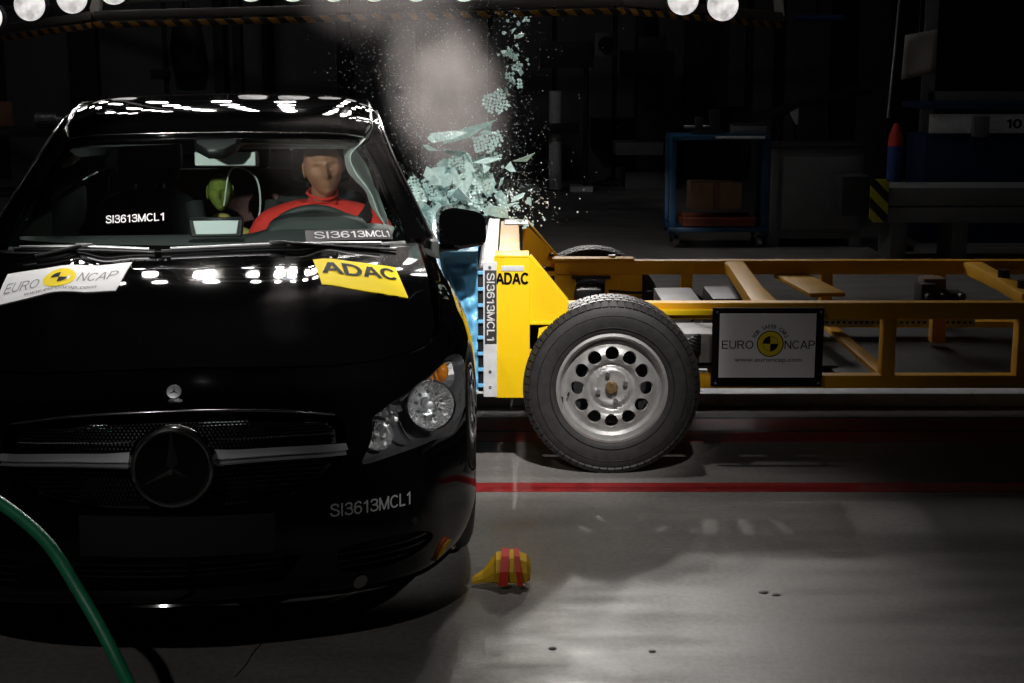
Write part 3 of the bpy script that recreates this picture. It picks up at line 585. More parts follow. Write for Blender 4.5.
# ---- head lamps ----
def headlight(sg):
    f = (lambda P: P) if sg == 1 else mir
    sx = lambda p: Vector((p[0]*sg, p[1], p[2]))
    depth = lambda X, st, N: X
    # bowl: the outline pushed inwards
    hl = link('headlight', None, car); hl.empty_display_size = .1
    inner = np.array(HLL); ctr = inner.mean(0)
    bm = bmesh.new(); rings = []
    for k, (sc_, dp) in enumerate(((1, .0), (.97, .035), (.90, .07), (.6, .085), (.2, .09))):
        q = ctr+(inner-ctr)*sc_; P_ = BODY(q[:, 0], q[:, 1]); N_ = BODY.normal(q[:, 0], q[:, 1])
        rings.append([bm.verts.new(sx(p-n*dp)) for p, n in zip(P_, N_)])
    for a, b in zip(rings, rings[1:]):
        for i in range(len(a)): bm.faces.new((a[i], a[(i+1) % len(a)], b[(i+1) % len(a)], b[i]))
    bm.faces.new(rings[-1]); fin('bezel', bm, M['lampin'], hl, ang=50)
    panel('cover', BODY, f(HLL), M['lens'], hl, h=.025, off=-.001, rim=0)
    def at(s, t, d): return Vector(BODY(s, t)[0]-BODY.normal(s, t)[0]*d)
    # main round reflector
    c = at(3.43, 4.36, .045)+Vector((.036, 0, .018)); nrm = Vector((.16, -1, .10)).normalized()
    Mx = fr((c.x, c.y, c.z), nrm)
    def put(name, prof, m, n=40, M2=Mx, ang=35, a0=0, a1=2*PI, flat=False):
        bm = bmesh.new(); lathe(bm, prof, n, LZ(M2), a0, a1)
        if sg < 0: bmesh.ops.transform(bm, matrix=Matrix.Scale(-1, 4, (1, 0, 0)), verts=bm.verts)
        return fin(name, bm, m, hl, sm=not flat, ang=ang)
    put('reflector', [(.066, .034), (.062, .012), (.05, -.006), (.034, -.018), (.016, -.024), (0, -.026)], M['reflector'], 22, flat=True)
    put('reflector_ring', [(.066, .034), (.071, .036), (.072, .028), (.068, .0)], M['chrome'])
    put('bulb_shield', [(.014, -.02), (.014, .012), (.010, .022), (0, .024)], M['satin'], 16)
    M3 = Mx @ Matrix.Translation((0, 0, 0))
    bm = bmesh.new()
    for k in range(9):
        a = k*2*PI/9+.2; box(bm, Mx @ Vector((.036*math.cos(a), .036*math.sin(a), -.002)), (.009, .009, .016), rot=(Mx.to_3x3() @ Matrix.Rotation(a, 3, 'Z')))
    if sg < 0: bmesh.ops.transform(bm, matrix=Matrix.Scale(-1, 4, (1, 0, 0)), verts=bm.verts)
    fin('reflector_facets', bm, M['reflector'], hl, sm=False)
    # inner running-light reflector (toward the grille)
    c2 = at(2.62, 4.14, .055); M2 = fr(c2, (-.05, -1, .15))
    put('reflector', [(.042, .03), (.036, .01), (.022, -.006), (0, -.01)], M['reflector'], 12, M2, flat=True)
    bm = bmesh.new(); rnd = random.Random(5)
    for k in range(26):
        s = 2.30+rnd.random()*.75; t = 3.95+(s-2.3)*.62+rnd.random()*.50-.05; p = at(s, t, .03+rnd.random()*.03)
        box(bm, sx(p), (.006+rnd.random()*.012, .01, .007+rnd.random()*.020), rot=Matrix.Rotation(rnd.uniform(-.8, .8), 3, 'Y') @ Matrix.Rotation(rnd.uniform(-.7, .7), 3, 'X'))
    fin('reflector_facets', bm, M['reflector'], hl, sm=False)
    tb('light_guide', [sx(at(2.36, 3.98, .012)), sx(at(2.37, 4.2, .012)), sx(at(2.42, 4.42, .014))], .0035, M['chrome'], hl, 8, sub=4)
    tb('light_guide', [sx(at(2.83, 4.30, .02)), sx(at(2.90, 4.0, .02)), sx(at(3.02, 3.82, .02))], .006, M['chrome'], hl, 8, sub=4)
    # upper chrome brow and amber indicator
    tb('chrome_brow', [sx(at(s, t, .02)) for s, t in ((2.95,4.76),(3.3,4.87),(3.7,4.97),(4.05,5.06),(4.33,5.05),(4.55,4.93))], .005, M['chrome'], hl, 8, sub=4)
    ip = [(3.45,4.92),(3.95,5.03),(4.35,5.06),(4.66,4.86),(4.66,4.45),(4.35,4.42),(3.95,4.68)]
    inn = np.array(loop(ip, 3)); bm = bmesh.new(); ct = inn.mean(0); rg = []
    for sc_, dp in ((1, .030), (.8, .055), (.35, .062)):
        q = ct+(inn-ct)*sc_; P_ = BODY(q[:, 0], q[:, 1]); N_ = BODY.normal(q[:, 0], q[:, 1]); rg.append([bm.verts.new(sx(p-n*dp)) for p, n in zip(P_, N_)])
    for a, b in zip(rg, rg[1:]):
        for i in range(len(a)): bm.faces.new((a[i], a[(i+1) % len(a)], b[(i+1) % len(a)], b[i]))
    bm.faces.new(rg[-1]); fin('indicator_bowl', bm, M['satin'], hl, sm=False)
    bm = bmesh.new(); p = sx(at(4.30, 4.84, .035)); bmesh.ops.create_uvsphere(bm, u_segments=14, v_segments=8, radius=.020, matrix=Matrix.Translation(p) @ Matrix.Diagonal((1, 1.3, 1.5, 1))); fin('indicator_bulb', bm, M['amber'], hl)
    bm = bmesh.new()
    for k in range(4): box(bm, sx(at(4.02+k*.13, 4.74+.03*k, .040)), (.007, .006, .05), rot=Matrix.Rotation(-.25*sg, 3, 'Y'))
    fin('indicator_reflector', bm, M['amber'], hl, sm=False)
    return hl
headlight(1); headlight(-1)
# ---- glasshouse ----
frit = [(-3,0),(3,0),(3,3),(-3,3)]
op = loop([(-2.62,.22),(0,.12),(2.62,.22),(2.72,1.3),(2.78,2.5),(2.6,2.84),(0,2.93),(-2.6,2.84),(-2.78,2.5),(-2.72,1.3)], 5)
op = [(-2.5,.16),(-1.2,.12),(0,.11),(1.2,.12),(2.5,.16),(2.70,.3),(2.76,1.3),(2.80,2.4),(2.72,2.72),(2.5,2.86),(1.2,2.91),(0,2.93),(-1.2,2.91),(-2.5,2.86),(-2.72,2.72),(-2.80,2.4),(-2.76,1.3),(-2.70,.3)]
ws = panel('windscreen', WIND, frit, M['glass'], car, h=.04, sc=(.22, .16), rim=0)
panel('windscreen_frit', WIND, frit, M['gloss'], ws, [op], h=.03, sc=(.22, .16), off=-.003, rim=.002)
panel('roof', ROOF, [(-3,0),(3,0),(3,6),(-3,6)], M['paint'], car, h=.04, sc=(.2, .3), rim=.01)
PIN = [WIND(3, t)[0] for t in (0, 1, 2, 3)]+[ROOF(3, t)[0] for t in (1, 2, 3, 4, 5, 6)]
POUT = [(.752,1.46,.965),(.700,1.68,1.085),(.648,1.89,1.20),(.622,2.06,1.272),(.612,2.14,1.300),(.607,2.28,1.328),(.606,2.5,1.343),(.602,2.85,1.343),(.58,3.3,1.305),(.54,3.70,1.205)]
PIL = []
for a, b in zip(PIN, POUT):
    b = np.array(b); m_ = (a+b)/2; o_ = m_-np.array([.0, 2.4, .9]); o_[1] = -.6*(m_[1] < 1.9); o_ = o_/np.linalg.norm(o_)
    PIL.append([a+np.array([0, 0, .002]), m_+o_*.010, b])
PR = Net(PIL, 0, -1); PL = Net([[(-p[0], p[1], p[2]) for p in r] for r in PIL], 0, 1)
for S_ in (PR, PL): panel('roof_pillar', S_, [(0,0),(9,0),(9,2),(0,2)], M['paint'], car, h=.03, sc=(.2,.05), rim=.02)
for sg in (1, -1): tb('roof_moulding', [(p[0]*sg, p[1], p[2]+.004) for p in PIN[3:]], .006, M['gloss'], car, 6, sub=4)
tb('header_glint_tube', [tuple(p+np.array([0, -.004, .003])) for p in ROOF(np.linspace(-2.8, 2.8, 40), np.full(40, .05))], .003, M['chromedull'], car, 10)  # tube added to catch lamp glints along the roof's front edge
for sg in (1, -1): tb('window_moulding', [(p[0]*sg, p[1], p[2]) for p in POUT], .007, M['chromedull'], car, 6, sub=4)
# side windows
BOT = [(.752,1.46,.965),(.758,1.9,.968),(.762,2.3,.970),(.762,2.7,.985),(.755,3.1,1.0),(.73,3.5,1.02),(.70,3.82,1.035)]
TOPW = [(.752,1.48,.97),(.645,1.92,1.21),(.605,2.28,1.325),(.602,2.7,1.34),(.588,3.1,1.323),(.565,3.45,1.275),(.54,3.72,1.20)]
SR = Net([[np.array(a), (np.array(a)+np.array(b))/2+np.array([.012, 0, 0]), np.array(b)] for a, b in zip(BOT, TOPW)], 0, 1)
SL = Net([[(-p[0], p[1], p[2]) for p in r] for r in [[tuple(a), tuple((np.array(a)+np.array(b))/2+np.array([.012, 0, 0])), tuple(b)] for a, b in zip(BOT, TOPW)]], 0, -1)
for S_, sg in ((SR, 1), (SL, -1)):
    panel('door_pillar', S_, [(2.12,0),(2.42,0),(2.36,2),(2.06,2)], M['gloss'], car, h=.04, sc=(.4,.18), off=.002, rim=.02)
    panel('rear_side_window', S_, [(2.42,.04),(5.9,.04),(5.9,1.98),(2.37,1.98)], M['side'], car, h=.06, sc=(.4,.18), rim=0)
    if sg < 0: panel('front_side_window', S_, [(.1,.04),(2.12,.04),(2.06,1.98),(.1,1.9)], M['side'], car, h=.06, sc=(.4,.18), rim=0)
# jagged glass left in the driver's broken window
rnd = random.Random(3); jag = [(.25,.0)]
for k in range(18): jag.append((.3+k*.1, .05+rnd.random()*.28))
panel('broken_side_window', SR, jag+[(2.1,0)], M['shard'], car, h=.06, sc=(.4,.18), rim=.004)
# rear screen and boot lid
RG = mirror_net([[(0,3.76,1.297),(0,4.0,1.20),(0,4.25,1.07),(0,4.42,1.03)],[(.28,3.75,1.29),(.30,3.98,1.195),(.34,4.2,1.07),(.36,4.38,1.03)],[(.52,3.67,1.245),(.58,3.88,1.16),(.66,4.08,1.05),(.64,4.15,1.02)]], 1)
panel('rear_window', RG, [(-2,0),(2,0),(2,1.9),(-2,1.9)], M['side'], car, h=.06, sc=(.3,.22), rim=0)
panel('boot_lid', RG, [(-2,1.92),(2,1.92),(2,3),(-2,3)], M['paint'], car, h=.06, sc=(.3,.2), rim=.01)
# cowl and wipers
cwl = mirror_net([[(0,1.13,.945),(0,1.19,.962)],[(.32,1.15,.945),(.32,1.22,.964)],[(.56,1.24,.945),(.56,1.33,.958)],[(.70,1.35,.95),(.70,1.45,.945)]], 1)
panel('cowl', cwl, [(-3,0),(3,0),(3,1),(-3,1)], M['trim'], car, h=.03, sc=(.25,.08), rim=.02)
def wiper(p0, p1, piv):
    wp = link('wiper', None, car); wp.empty_display_size = .1
    P0 = Vector(p0); P1 = Vector(p1); mid = (P0+P1)/2
    tb('blade', [P0, P0.lerp(P1, .5)+Vector((0, 0, .004)), P1], .007, M['trim'], wp, 8, sub=6)
    tb('spoiler', [P0.lerp(P1, .04)+Vector((0, -.006, .010)), P0.lerp(P1, .5)+Vector((0, -.006, .015)), P1.lerp(P0, .04)+Vector((0, -.006, .010))], .0045, M['satin'], wp, 8, sub=6)
    bx('blade_clip', mid+Vector((0, -.004, .018)), (.055, .018, .016), M['trim'], wp, bev=.004)
    tb('arm', [Vector(piv), Vector(piv).lerp(mid, .6)+Vector((0, -.01, .012)), mid+Vector((0, -.004, .02))], .006, M['trim'], wp, 8, sub=6)
wiper((-.60,1.235,.972), (-.15,1.145,.970), (-.52,1.14,.962)); wiper((-.13,1.14,.971), (.60,1.240,.968), (.62,1.22,.955))
# letters on the windscreen
stroke_mesh('windscreen_lettering', 'SI3613MCL1', quad_on(WIND, [(-1.061,.585),(-.435,.669),(-.453,.862),(-1.096,.78)], .002), M['inkwhite'], car, wt=.13)
lp = [(1.03,.09),(2.42,.02),(2.42,.27),(1.03,.35)]
panel('windscreen_label', WIND, lp, M['labelgrey'], car, h=.03, sc=(.22,.16), off=.002, rim=.001)
stroke_mesh('windscreen_lettering', 'SI3613MCL1', quad_on(WIND, [(1.13,.135),(2.33,.07),(2.33,.225),(1.13,.305)], .0035), M['inkwhite'], car, wt=.13)
# camera housing behind the glass, inside mirror
bm = bmesh.new(); prism(bm, [(-.085,0),(.085,0),(.075,-.07),(.03,-.115),(-.03,-.115),(-.075,-.07)], 'z', -.02, .02, .008)
bmesh.ops.transform(bm, matrix=Matrix.Translation((.005, 1.89, 1.285)) @ Matrix.Rotation(math.radians(28), 4, 'X'), verts=bm.verts); fin('sensor_housing', bm, M['trim'], car)
bm = bmesh.new(); box(bm, (0, 0, 0), (.24, .035, .062), bev=.014); bmesh.ops.transform(bm, matrix=Matrix.Translation((.03, 1.99, 1.205)) @ Matrix.Rotation(-.12, 4, 'Z'), verts=bm.verts); fin('inside_mirror', bm, M['trim'], car)
bx('mirror_back', (.025, 1.968, 1.205), (.225, .01, .05), M['airbag'], car, rot=Matrix.Rotation(-.12, 3, 'Z'), bev=.004)
# dashboard
dash = Net([[(u, 1.30+.15*abs(u)**2, .945),(u, 1.50+.12*abs(u), .962),(u, 1.72, .955+(.03 if .15 < u < .6 else 0)),(u, 1.86, .90+(.03 if .15 < u < .6 else 0)),(u, 1.88, .70),(u, 1.84, .5)] for u in np.linspace(-.70, .70, 13)], 0, 1)
panel('dashboard', dash, [(0,0),(12,0),(12,5),(0,5)], M['cabin'], car, h=.04, sc=(.115,.17), rim=0)
bx('cabin_floor', (0, 2.65, .295), (1.40, 2.6, .04), M['cabin'], car)
bx('firewall', (0, 1.26, .62), (1.3, .04, .62), M['cabin'], car)
bx('rear_shelf', (0, 3.92, .98), (1.2, .44, .03), M['cabin'], car)
for sg in (1, -1):
    bx('door_card', (sg*.765, 2.2, .64), (.03, 1.45, .62), M['cabin'], car, bev=.012); bx('door_card', (sg*.76, 3.2, .66), (.03, .9, .62), M['cabin'], car, bev=.012)
    bx('pillar_trim', (sg*.655, 2.36, 1.14), (.03, .09, .36), M['cabin'], car, rot=Matrix.Rotation(sg*-.36, 3, 'Y'), bev=.01)
liner = Net([[(u*(.54 if v < 2 else .575), v, z-.02*abs(u)) for u in np.linspace(-1, 1, 7)] for v, z in ((1.94,1.268),(2.1,1.335),(2.4,1.372),(2.9,1.375),(3.4,1.33),(3.7,1.25))], 0, -1)
panel('roof_lining', liner, [(0,0),(5,0),(5,6),(0,6)], M['lining'], car, h=.08, sc=(.35,.18), rim=0)
# measuring box on the dashboard
bm = bmesh.new(); prism(bm, [(-.085,0),(.085,0),(.093,.062),(-.093,.062)], 'y', -.03, .03, .004); bmesh.ops.transform(bm, matrix=Matrix.Translation((.015, 1.50, .975)), verts=bm.verts)
mb = link('measuring_box', None); mb.location = car.matrix_basis @ Vector((.02, 1.50, .966)); mb.rotation_euler = (0, 0, .12); tag(mb, 'dark measuring box with pale front panel on top of the dashboard', 'box')
bmesh.ops.transform(bm, matrix=Matrix.Translation((-.015, -1.50, -.966)), verts=bm.verts); fin('case', bm, M['trim'], mb)
bm = bmesh.new(); prism(bm, [(-.068,.01),(.068,.01),(.076,.056),(-.076,.056)], 'y', -.035, -.028, .002); bmesh.ops.transform(bm, matrix=Matrix.Translation((0, 0, .009)), verts=bm.verts); fin('front_panel', bm, M['screen'], mb)
# seats
def seat(x):
    s = link('front_seat', None, car); s.location = (x, 2.45, .30)
    bm = bmesh.new(); box(bm, (0, -.05, .10), (.50, .52, .18), bev=.05); fin('cushion', bm, M['seatm'], s, ang=60)
    bm = bmesh.new(); prof = [(-.24,0),(-.255,.25),(-.25,.45),(-.19,.60),(-.10,.64),(.10,.64),(.19,.60),(.25,.45),(.255,.25),(.24,0)]
    prism(bm, prof, 'y', -.065, .065, .02); bmesh.ops.transform(bm, matrix=Matrix.Translation((0, .28, .10)) @ Matrix.Rotation(-.36, 4, 'X'), verts=bm.verts); fin('backrest', bm, M['seatm'], s, ang=60)
    for sg in (1, -1): tb('bolster', [(sg*.225, .18, .20), (sg*.235, .28, .45), (sg*.20, .36, .66)], [.045]*2+[.05]*11+[.04]*4, M['seatm'], s, 12, sub=8)
    bm = bmesh.new(); box(bm, (0, .52, .82), (.26, .10, .18), rot=Matrix.Rotation(-.2, 3, 'X'), bev=.04); fin('headrest', bm, M['seatm'], s, ang=60)
    for sg in (1, -1): cy('headrest_post', (sg*.06, .51, .70), (sg*.06, .52, .78), .007, M['steel'], s, n=8)
seat(.37); seat(-.37)
rs = link('rear_seat', None, car); rs.location = (0, 3.35, .30)
bm = bmesh.new(); box(bm, (0, -.1, .12), (1.30, .5, .2), bev=.05); fin('cushion', bm, M['mauve'], rs)
bm = bmesh.new(); box(bm, (0, .22, .46), (1.28, .14, .58), rot=Matrix.Rotation(-.3, 3, 'X'), bev=.05); fin('backrest', bm, M['mauve'], rs)
for x in (-.42, 0, .42): bm = bmesh.new(); box(bm, (x, .34, .80), (.25, .09, .14), bev=.03); fin('headrest', bm, M['seatm'], rs)
# steering wheel
sw = link('steering_wheel', None, car); sw.location = (.345, 1.90, .865); sw.rotation_euler = (math.radians(115), 0, 0)
bm = bmesh.new(); tube(bm, [(.185*math.cos(a), .185*math.sin(a), 0) for a in np.linspace(0, 2*PI, 49)[:-1]], .015, 12, closed=True); fin('rim', bm, M['cabin'], sw)
bm = bmesh.new(); lathe(bm, [(0, .04), (.05, .038), (.075, .02), (.078, -.02), (0, -.02)], 24, Matrix.Rotation(-PI/2, 4, 'X')); fin('hub', bm, M['cabin'], sw)
for a in (0, PI, -PI/2): cy('spoke', (.07*math.cos(a), .07*math.sin(a), 0), (.178*math.cos(a), .178*math.sin(a), 0), .017, M['cabin'], sw, .012, 10)
cy('column', (0, 0, .02), (0, 0, .30), .03, M['cabin'], sw)
# instrument binnacle
bm = bmesh.new(); prism(bm, [(-.19,0),(.19,0),(.17,.05),(.10,.075),(-.10,.075),(-.17,.05)], 'y', -.09, .09, .012); bmesh.ops.transform(bm, matrix=Matrix.Translation((.36, 1.72, .945)), verts=bm.verts); fin('instrument_hood', bm, M['cabin'], car)
# deployed curtain airbag along the driver's side
def puff(name, line, thick, v0, v1, m, parent, n=26, seed=1):
    rnd = random.Random(seed); bm = bmesh.new(); L_ = catmull(line, 6); rows = []
    for i in range(n+1):
        k = i/n; v = v0+(v1-v0)*k; e = min(1, math.sin(min(k*7, 1)*PI/2), math.sin(min((1-k)*7, 1)*PI/2)) if 0 < k < 1 else .12
        a = []; b = []
        for j, p in enumerate(L_):
            q = j/(len(L_)-1); t_ = thick*(.25+.75*math.sin(PI*min(1, q*1.02))**.6)*e*(1+.3*math.sin(v*16+q*9+seed))*(.8+.2*math.cos(q*14))
            a.append(bm.verts.new((p[0]+t_/2, v+p[1], p[2]))); b.append(bm.verts.new((p[0]-t_/2, v+p[1], p[2])))
        rows.append(a+b[::-1])
    for A, B in zip(rows, rows[1:]):
        for j in range(len(A)): bm.faces.new((A[j], A[(j+1) % len(A)], B[(j+1) % len(A)], B[j]))
    bm.faces.new(rows[0]); bm.faces.new(rows[-1][::-1])
    return fin(name, bm, m, parent, ang=70)
puff('curtain_airbag', [(.540,0,1.275),(.485,0,1.215),(.505,0,1.15),(.555,0,1.08),(.585,0,1.0),(.625,0,.93)], .055, 1.93, 3.2, M['airbag'], car)
ca = puff('curtain_airbag', [(.0,0,.035),(.0,0,.015),(.0,0,-.01),(.0,0,-.03)], .05, 0, .44, M['airbag'], car, 20, 4)
ca.rotation_euler = (0, 0, math.radians(-98)); ca.location = (.06, 2.12, 1.262)
ca2 = tb('grab_handle', [(.06,2.05,1.245),(.10,2.05,1.262),(.22,2.06,1.262),(.27,2.08,1.235)], .010, M['airbag'], car, 8, sub=5)
# door mirrors
def dmirror(sg):
    m_ = link('door_mirror', None, car)
    bm = bmesh.new(); prof = [(.0,.0),(-.004,.100),(.010,.128),(.05,.138),(.13,.124),(.158,.112),(.168,.09),(.170,.02),(.160,.0),(.08,-.012)]
    prism(bm, prof, 'y', -.055, .075, .009); bmesh.ops.subdivide_edges(bm, edges=[e for e in bm.edges if e.calc_length() > .05], cuts=1)
    for v in bm.verts:
        if v.co.y < 0: v.co.x = .085+(v.co.x-.085)*(1+v.co.y*.45); v.co.z = .06+(v.co.z-.06)*(1+v.co.y*.6)
    bmesh.ops.transform(bm, matrix=Matrix.Translation((.79, 1.66, .915)), verts=bm.verts)
    if sg < 0: bmesh.ops.transform(bm, matrix=Matrix.Scale(-1, 4, (1, 0, 0)), verts=bm.verts)
    fin('shell', bm, M['paint'], m_, ang=32)
    bx('mirror_glass', (sg*.885, 1.738, .975), (.155, .006, .10), M['chrome'], m_, bev=.002)
    tb('foot', [(sg*.735,1.62,.905),(sg*.80,1.64,.905),(sg*.88,1.66,.908),(sg*.95,1.67,.918)], [.020]*3+[.016]*8+[.011]*8, M['gloss'], m_, 10, sub=6)
dmirror(1); dmirror(-1)
# stickers on the hood
STL = [(-2.838,1.978),(-2.876,3.131),(-1.717,3.254),(-.813,3.436),(-.854,2.254),(-1.429,2.266)]
STR = [(1.49,3.382),(3.081,3.173),(3.353,2.056),(1.656,2.292)]
hoodS = lambda: HOOD
o = panel('hood_sticker', HOOD, STL[::-1], M['white'], car, h=.03, sc=(.18,.24), off=.0025, rim=.002); o['label'] = 'white sticker with a yellow and black target emblem on the hood'
o = panel('hood_sticker', HOOD, STR[::-1], M['yellowst'], car, h=.03, sc=(.18,.24), off=.0025, rim=.002); o['label'] = 'bright yellow sticker with black letters on the hood'
stroke_mesh('hood_lettering', 'ADAC', quad_on(HOOD, [(1.66,2.70),(3.12,2.66),(3.02,3.08),(1.60,3.20)], .004), M['ink'], car, wt=.19)
stroke_mesh('hood_lettering', 'EURO', quad_on(HOOD, [(-2.74,2.33),(-2.10,2.42),(-2.10,2.78),(-2.74,2.72)], .004), M['inkgrey'], car, wt=.10)
stroke_mesh('hood_lettering', 'NCAP', quad_on(HOOD, [(-1.48,2.62),(-.93,2.72),(-.91,3.06),(-1.45,2.98)], .004), M['inkgrey'], car, wt=.10)
warp_text('hood_lettering', 'www.euroncap.com', quad_on(HOOD, [(-2.3,2.14),(-1.15,2.34),(-1.13,2.48),(-2.3,2.28)], .004), M['inkgrey'], car)
def disc_on(name, S, c, rs, rt, a0, a1, r0, r1, off, m, parent, n=28):
    A = [a0+(a1-a0)*k/n for k in range(n+1)]
    P_ = [(c[0]+rs*r1*math.cos(a), c[1]+rt*r1*math.sin(a)) for a in A]+([(c[0]+rs*r0*math.cos(a), c[1]+rt*r0*math.sin(a)) for a in A[::-1]] if r0 > 0 else [c])
    st = np.array(P_); X = S(st[:, 0], st[:, 1])+S.normal(st[:, 0], st[:, 1])*off
    bm = bmesh.new(); vs_ = [bm.verts.new(p) for p in X]
    for k in range(n):
        if r0 > 0: bm.faces.new((vs_[k], vs_[k+1], vs_[2*n+1-(k+1)], vs_[2*n+1-k]))
        else: bm.faces.new((vs_[k], vs_[k+1], vs_[-1]))
    return fin(name, bm, m, parent)
lc = (-1.782, 2.74)
disc_on('target_emblem', HOOD, lc, .27, .36, 0, 2*PI, .0, 1, .0035, M['yellowst'], car)
for a in (PI/2, -PI/2): disc_on('emblem_quadrant', HOOD, lc, .27, .36, a, a+PI/2, 0, .52, .0045, M['ink'], car, 8)
# wheels
def wheel(parent, name, loc, R, Wd, rimR, holes, side=-1, rimmat=None, tread=True):
    """axis along local y; the outside faces -y (side=-1)"""
    w_ = link(name, None, parent); w_.location = loc; w_.empty_display_size = .1
    h = Wd/2
    prof = [(rimR*.99, -h*.80), (rimR*1.04, -h*.93), (rimR*1.12, -h*.985), (R*.80, -h*1.04), (R*.88, -h*1.0), (R*.945, -h*.90), (R*.975, -h*.78), (R*.99, -h*.55), (R, 0), (R*.99, h*.55), (R*.975, h*.78), (R*.945, h*.9), (R*.85, h), (rimR*1.1, h*.98), (rimR*.99, h*.8)]
    bm = bmesh.new(); lathe(bm, prof, 96); ty = fin('tyre', bm, M['rubber'], w_, ang=50)
    if tread:
        bm = bmesh.new(); n = 68
        for k in range(n):
            a = k*2*PI/n
            for (yy, rr, wy, hr, da) in ((-h*.87, R*.958, .024, .012, 0), (-h*.60, R*.992, .034, .010, .5), (-h*.2, R*1.0, .034, .008, 0), (h*.2, R*1.0, .034, .008, .5), (h*.60, R*.992, .034, .010, 0), (h*.87, R*.958, .024, .012, .5)):
                aa = a+da*2*PI/n; til = 0 if abs(yy) < h*.7 else (.75 if yy < 0 else -.75)
                rot = Matrix((Vector((-math.sin(aa), 0, math.cos(aa))), Vector((0, 1, 0)), Vector((math.cos(aa), 0, math.sin(aa))))).transposed() @ Matrix.Rotation(til, 3, 'X')
                box(bm, (rr*math.cos(aa), yy, rr*math.sin(aa)), (2*PI*R/n*.80, wy, hr*.62), rot=rot)
        tag(fin('tread_blocks', bm, M['rubbertop'], ty, sm=False), kind='stuff')
        bm = bmesh.new()
        for rr in (R*.84, rimR*1.16): lathe(bm, [(rr-.002, -h*1.03), (rr, -h*1.05-.001), (rr+.002, -h*1.03)], 96)
        fin('sidewall_rib', bm, M['rubber'], ty)
    rm = rimmat or M['alloy']; ri = bmesh.new()
    lathe(ri, [(rimR*1.045, -h*.86), (rimR*1.05, -h*.97), (rimR*1.0, -h*1.0), (rimR*.965, -h*.93), (rimR*.945, -h*.62), (rimR*.90, -h*.55), (rimR*.87, -h*.50), (rimR*.87, h*.2), (rimR*1.0, h*.8)], 96)
    rim_ = fin('rim', ri, rm, w_, ang=40)
    # pierced disc: polar sheet with height profile
    hr = np.interp; pr_r = np.array([0, .19, .24, .30, .34, .40, .44, .51, .63, .76, .84, .875, .89])*rimR; pr_y = -np.array([.66, .66, .66, .70, .74, .56, .52, .78, .86, .74, .58, .54, .53])*h
    class Disc:
        def __call__(s_, a, b):
            a = np.atleast_1d(a); b = np.atleast_1d(b); r = np.hypot(a, b); return np.stack([a, hr(r, pr_r, pr_y), b], 1)
        def normal(s_, a, b):
            e = .006; X = s_(a, b); r = np.maximum(np.hypot(a, b), 1e-4); d = (hr(r+e, pr_r, pr_y)-hr(np.maximum(r-e, 0), pr_r, pr_y))/(2*e)
            n = np.stack([d*a/r, -np.ones_like(r), d*b/r], 1); return n/np.linalg.norm(n, axis=1, keepdims=True)
    hs = []
    for k in range(holes):
        a = k*2*PI/holes+PI/2; c = np.array([math.cos(a), math.sin(a)])*rimR*.645; t_ = np.array([-math.sin(a), math.cos(a)]); r_ = np.array([math.cos(a), math.sin(a)])
        hs.append([tuple(c+r_*rimR*.140*math.cos(q)+t_*rimR*(.130+.012*math.cos(q))*math.sin(q)) for q in np.linspace(0, 2*PI, 15)[:-1]])
    panel('wheel_disc', Disc(), [(rimR*.885*math.cos(q), rimR*.885*math.sin(q)) for q in np.linspace(0, 2*PI, 73)[:-1]], rm, rim_ if False else w_, hs, h=.011, sc=(1, 1), rim=.008)
    bm = bmesh.new(); lathe(bm, [(rimR*.80, h*.1), (0, h*.1)], 40); fin('brake_backplate', bm, M['dark'], w_)
    bm = bmesh.new(); lathe(bm, [(rimR*.115, -h*.68), (rimR*.115, -h*.86), (rimR*.09, -h*.94), (0, -h*.95)], 24); fin('hub_cap', bm, M['brass'], w_)
    for k in range(4):
        a = k*PI/2+.30; cy('wheel_bolt', (rimR*.27*math.cos(a), -h*.66, rimR*.27*math.sin(a)), (rimR*.27*math.cos(a), -h*.86, rimR*.27*math.sin(a)), .011, M['steel'], w_, .010, 6)
    bx('balance_weight', (-rimR*.93, -h*.86, -rimR*.22), (.008, .012, .022), M['dark'], w_, bev=.002)
    cy('valve', (-rimR*.80, -h*.62, -rimR*.12), (-rimR*.82, -h*.80, -rimR*.14), .004, M['dark'], w_, n=8)
    return w_
for sg in (1, -1):
    for v in (1.02, 3.72):
        k = wheel(car, 'wheel', (sg*.73, v, .322), .322, .205, .215, 10, tread=False, rimmat=M['satin']); k.rotation_euler = (0, 0, sg*PI/2)
        if v < 2:
            bm = bmesh.new(); lathe(bm, [(.355, -.11), (.36, .02), (.35, .13)], 24, Matrix.Translation((sg*.70, v, .33)) @ Matrix.Rotation(PI/2, 4, 'Z'), 0, PI); fin('wheel_arch_liner', bm, M['trim'], car)
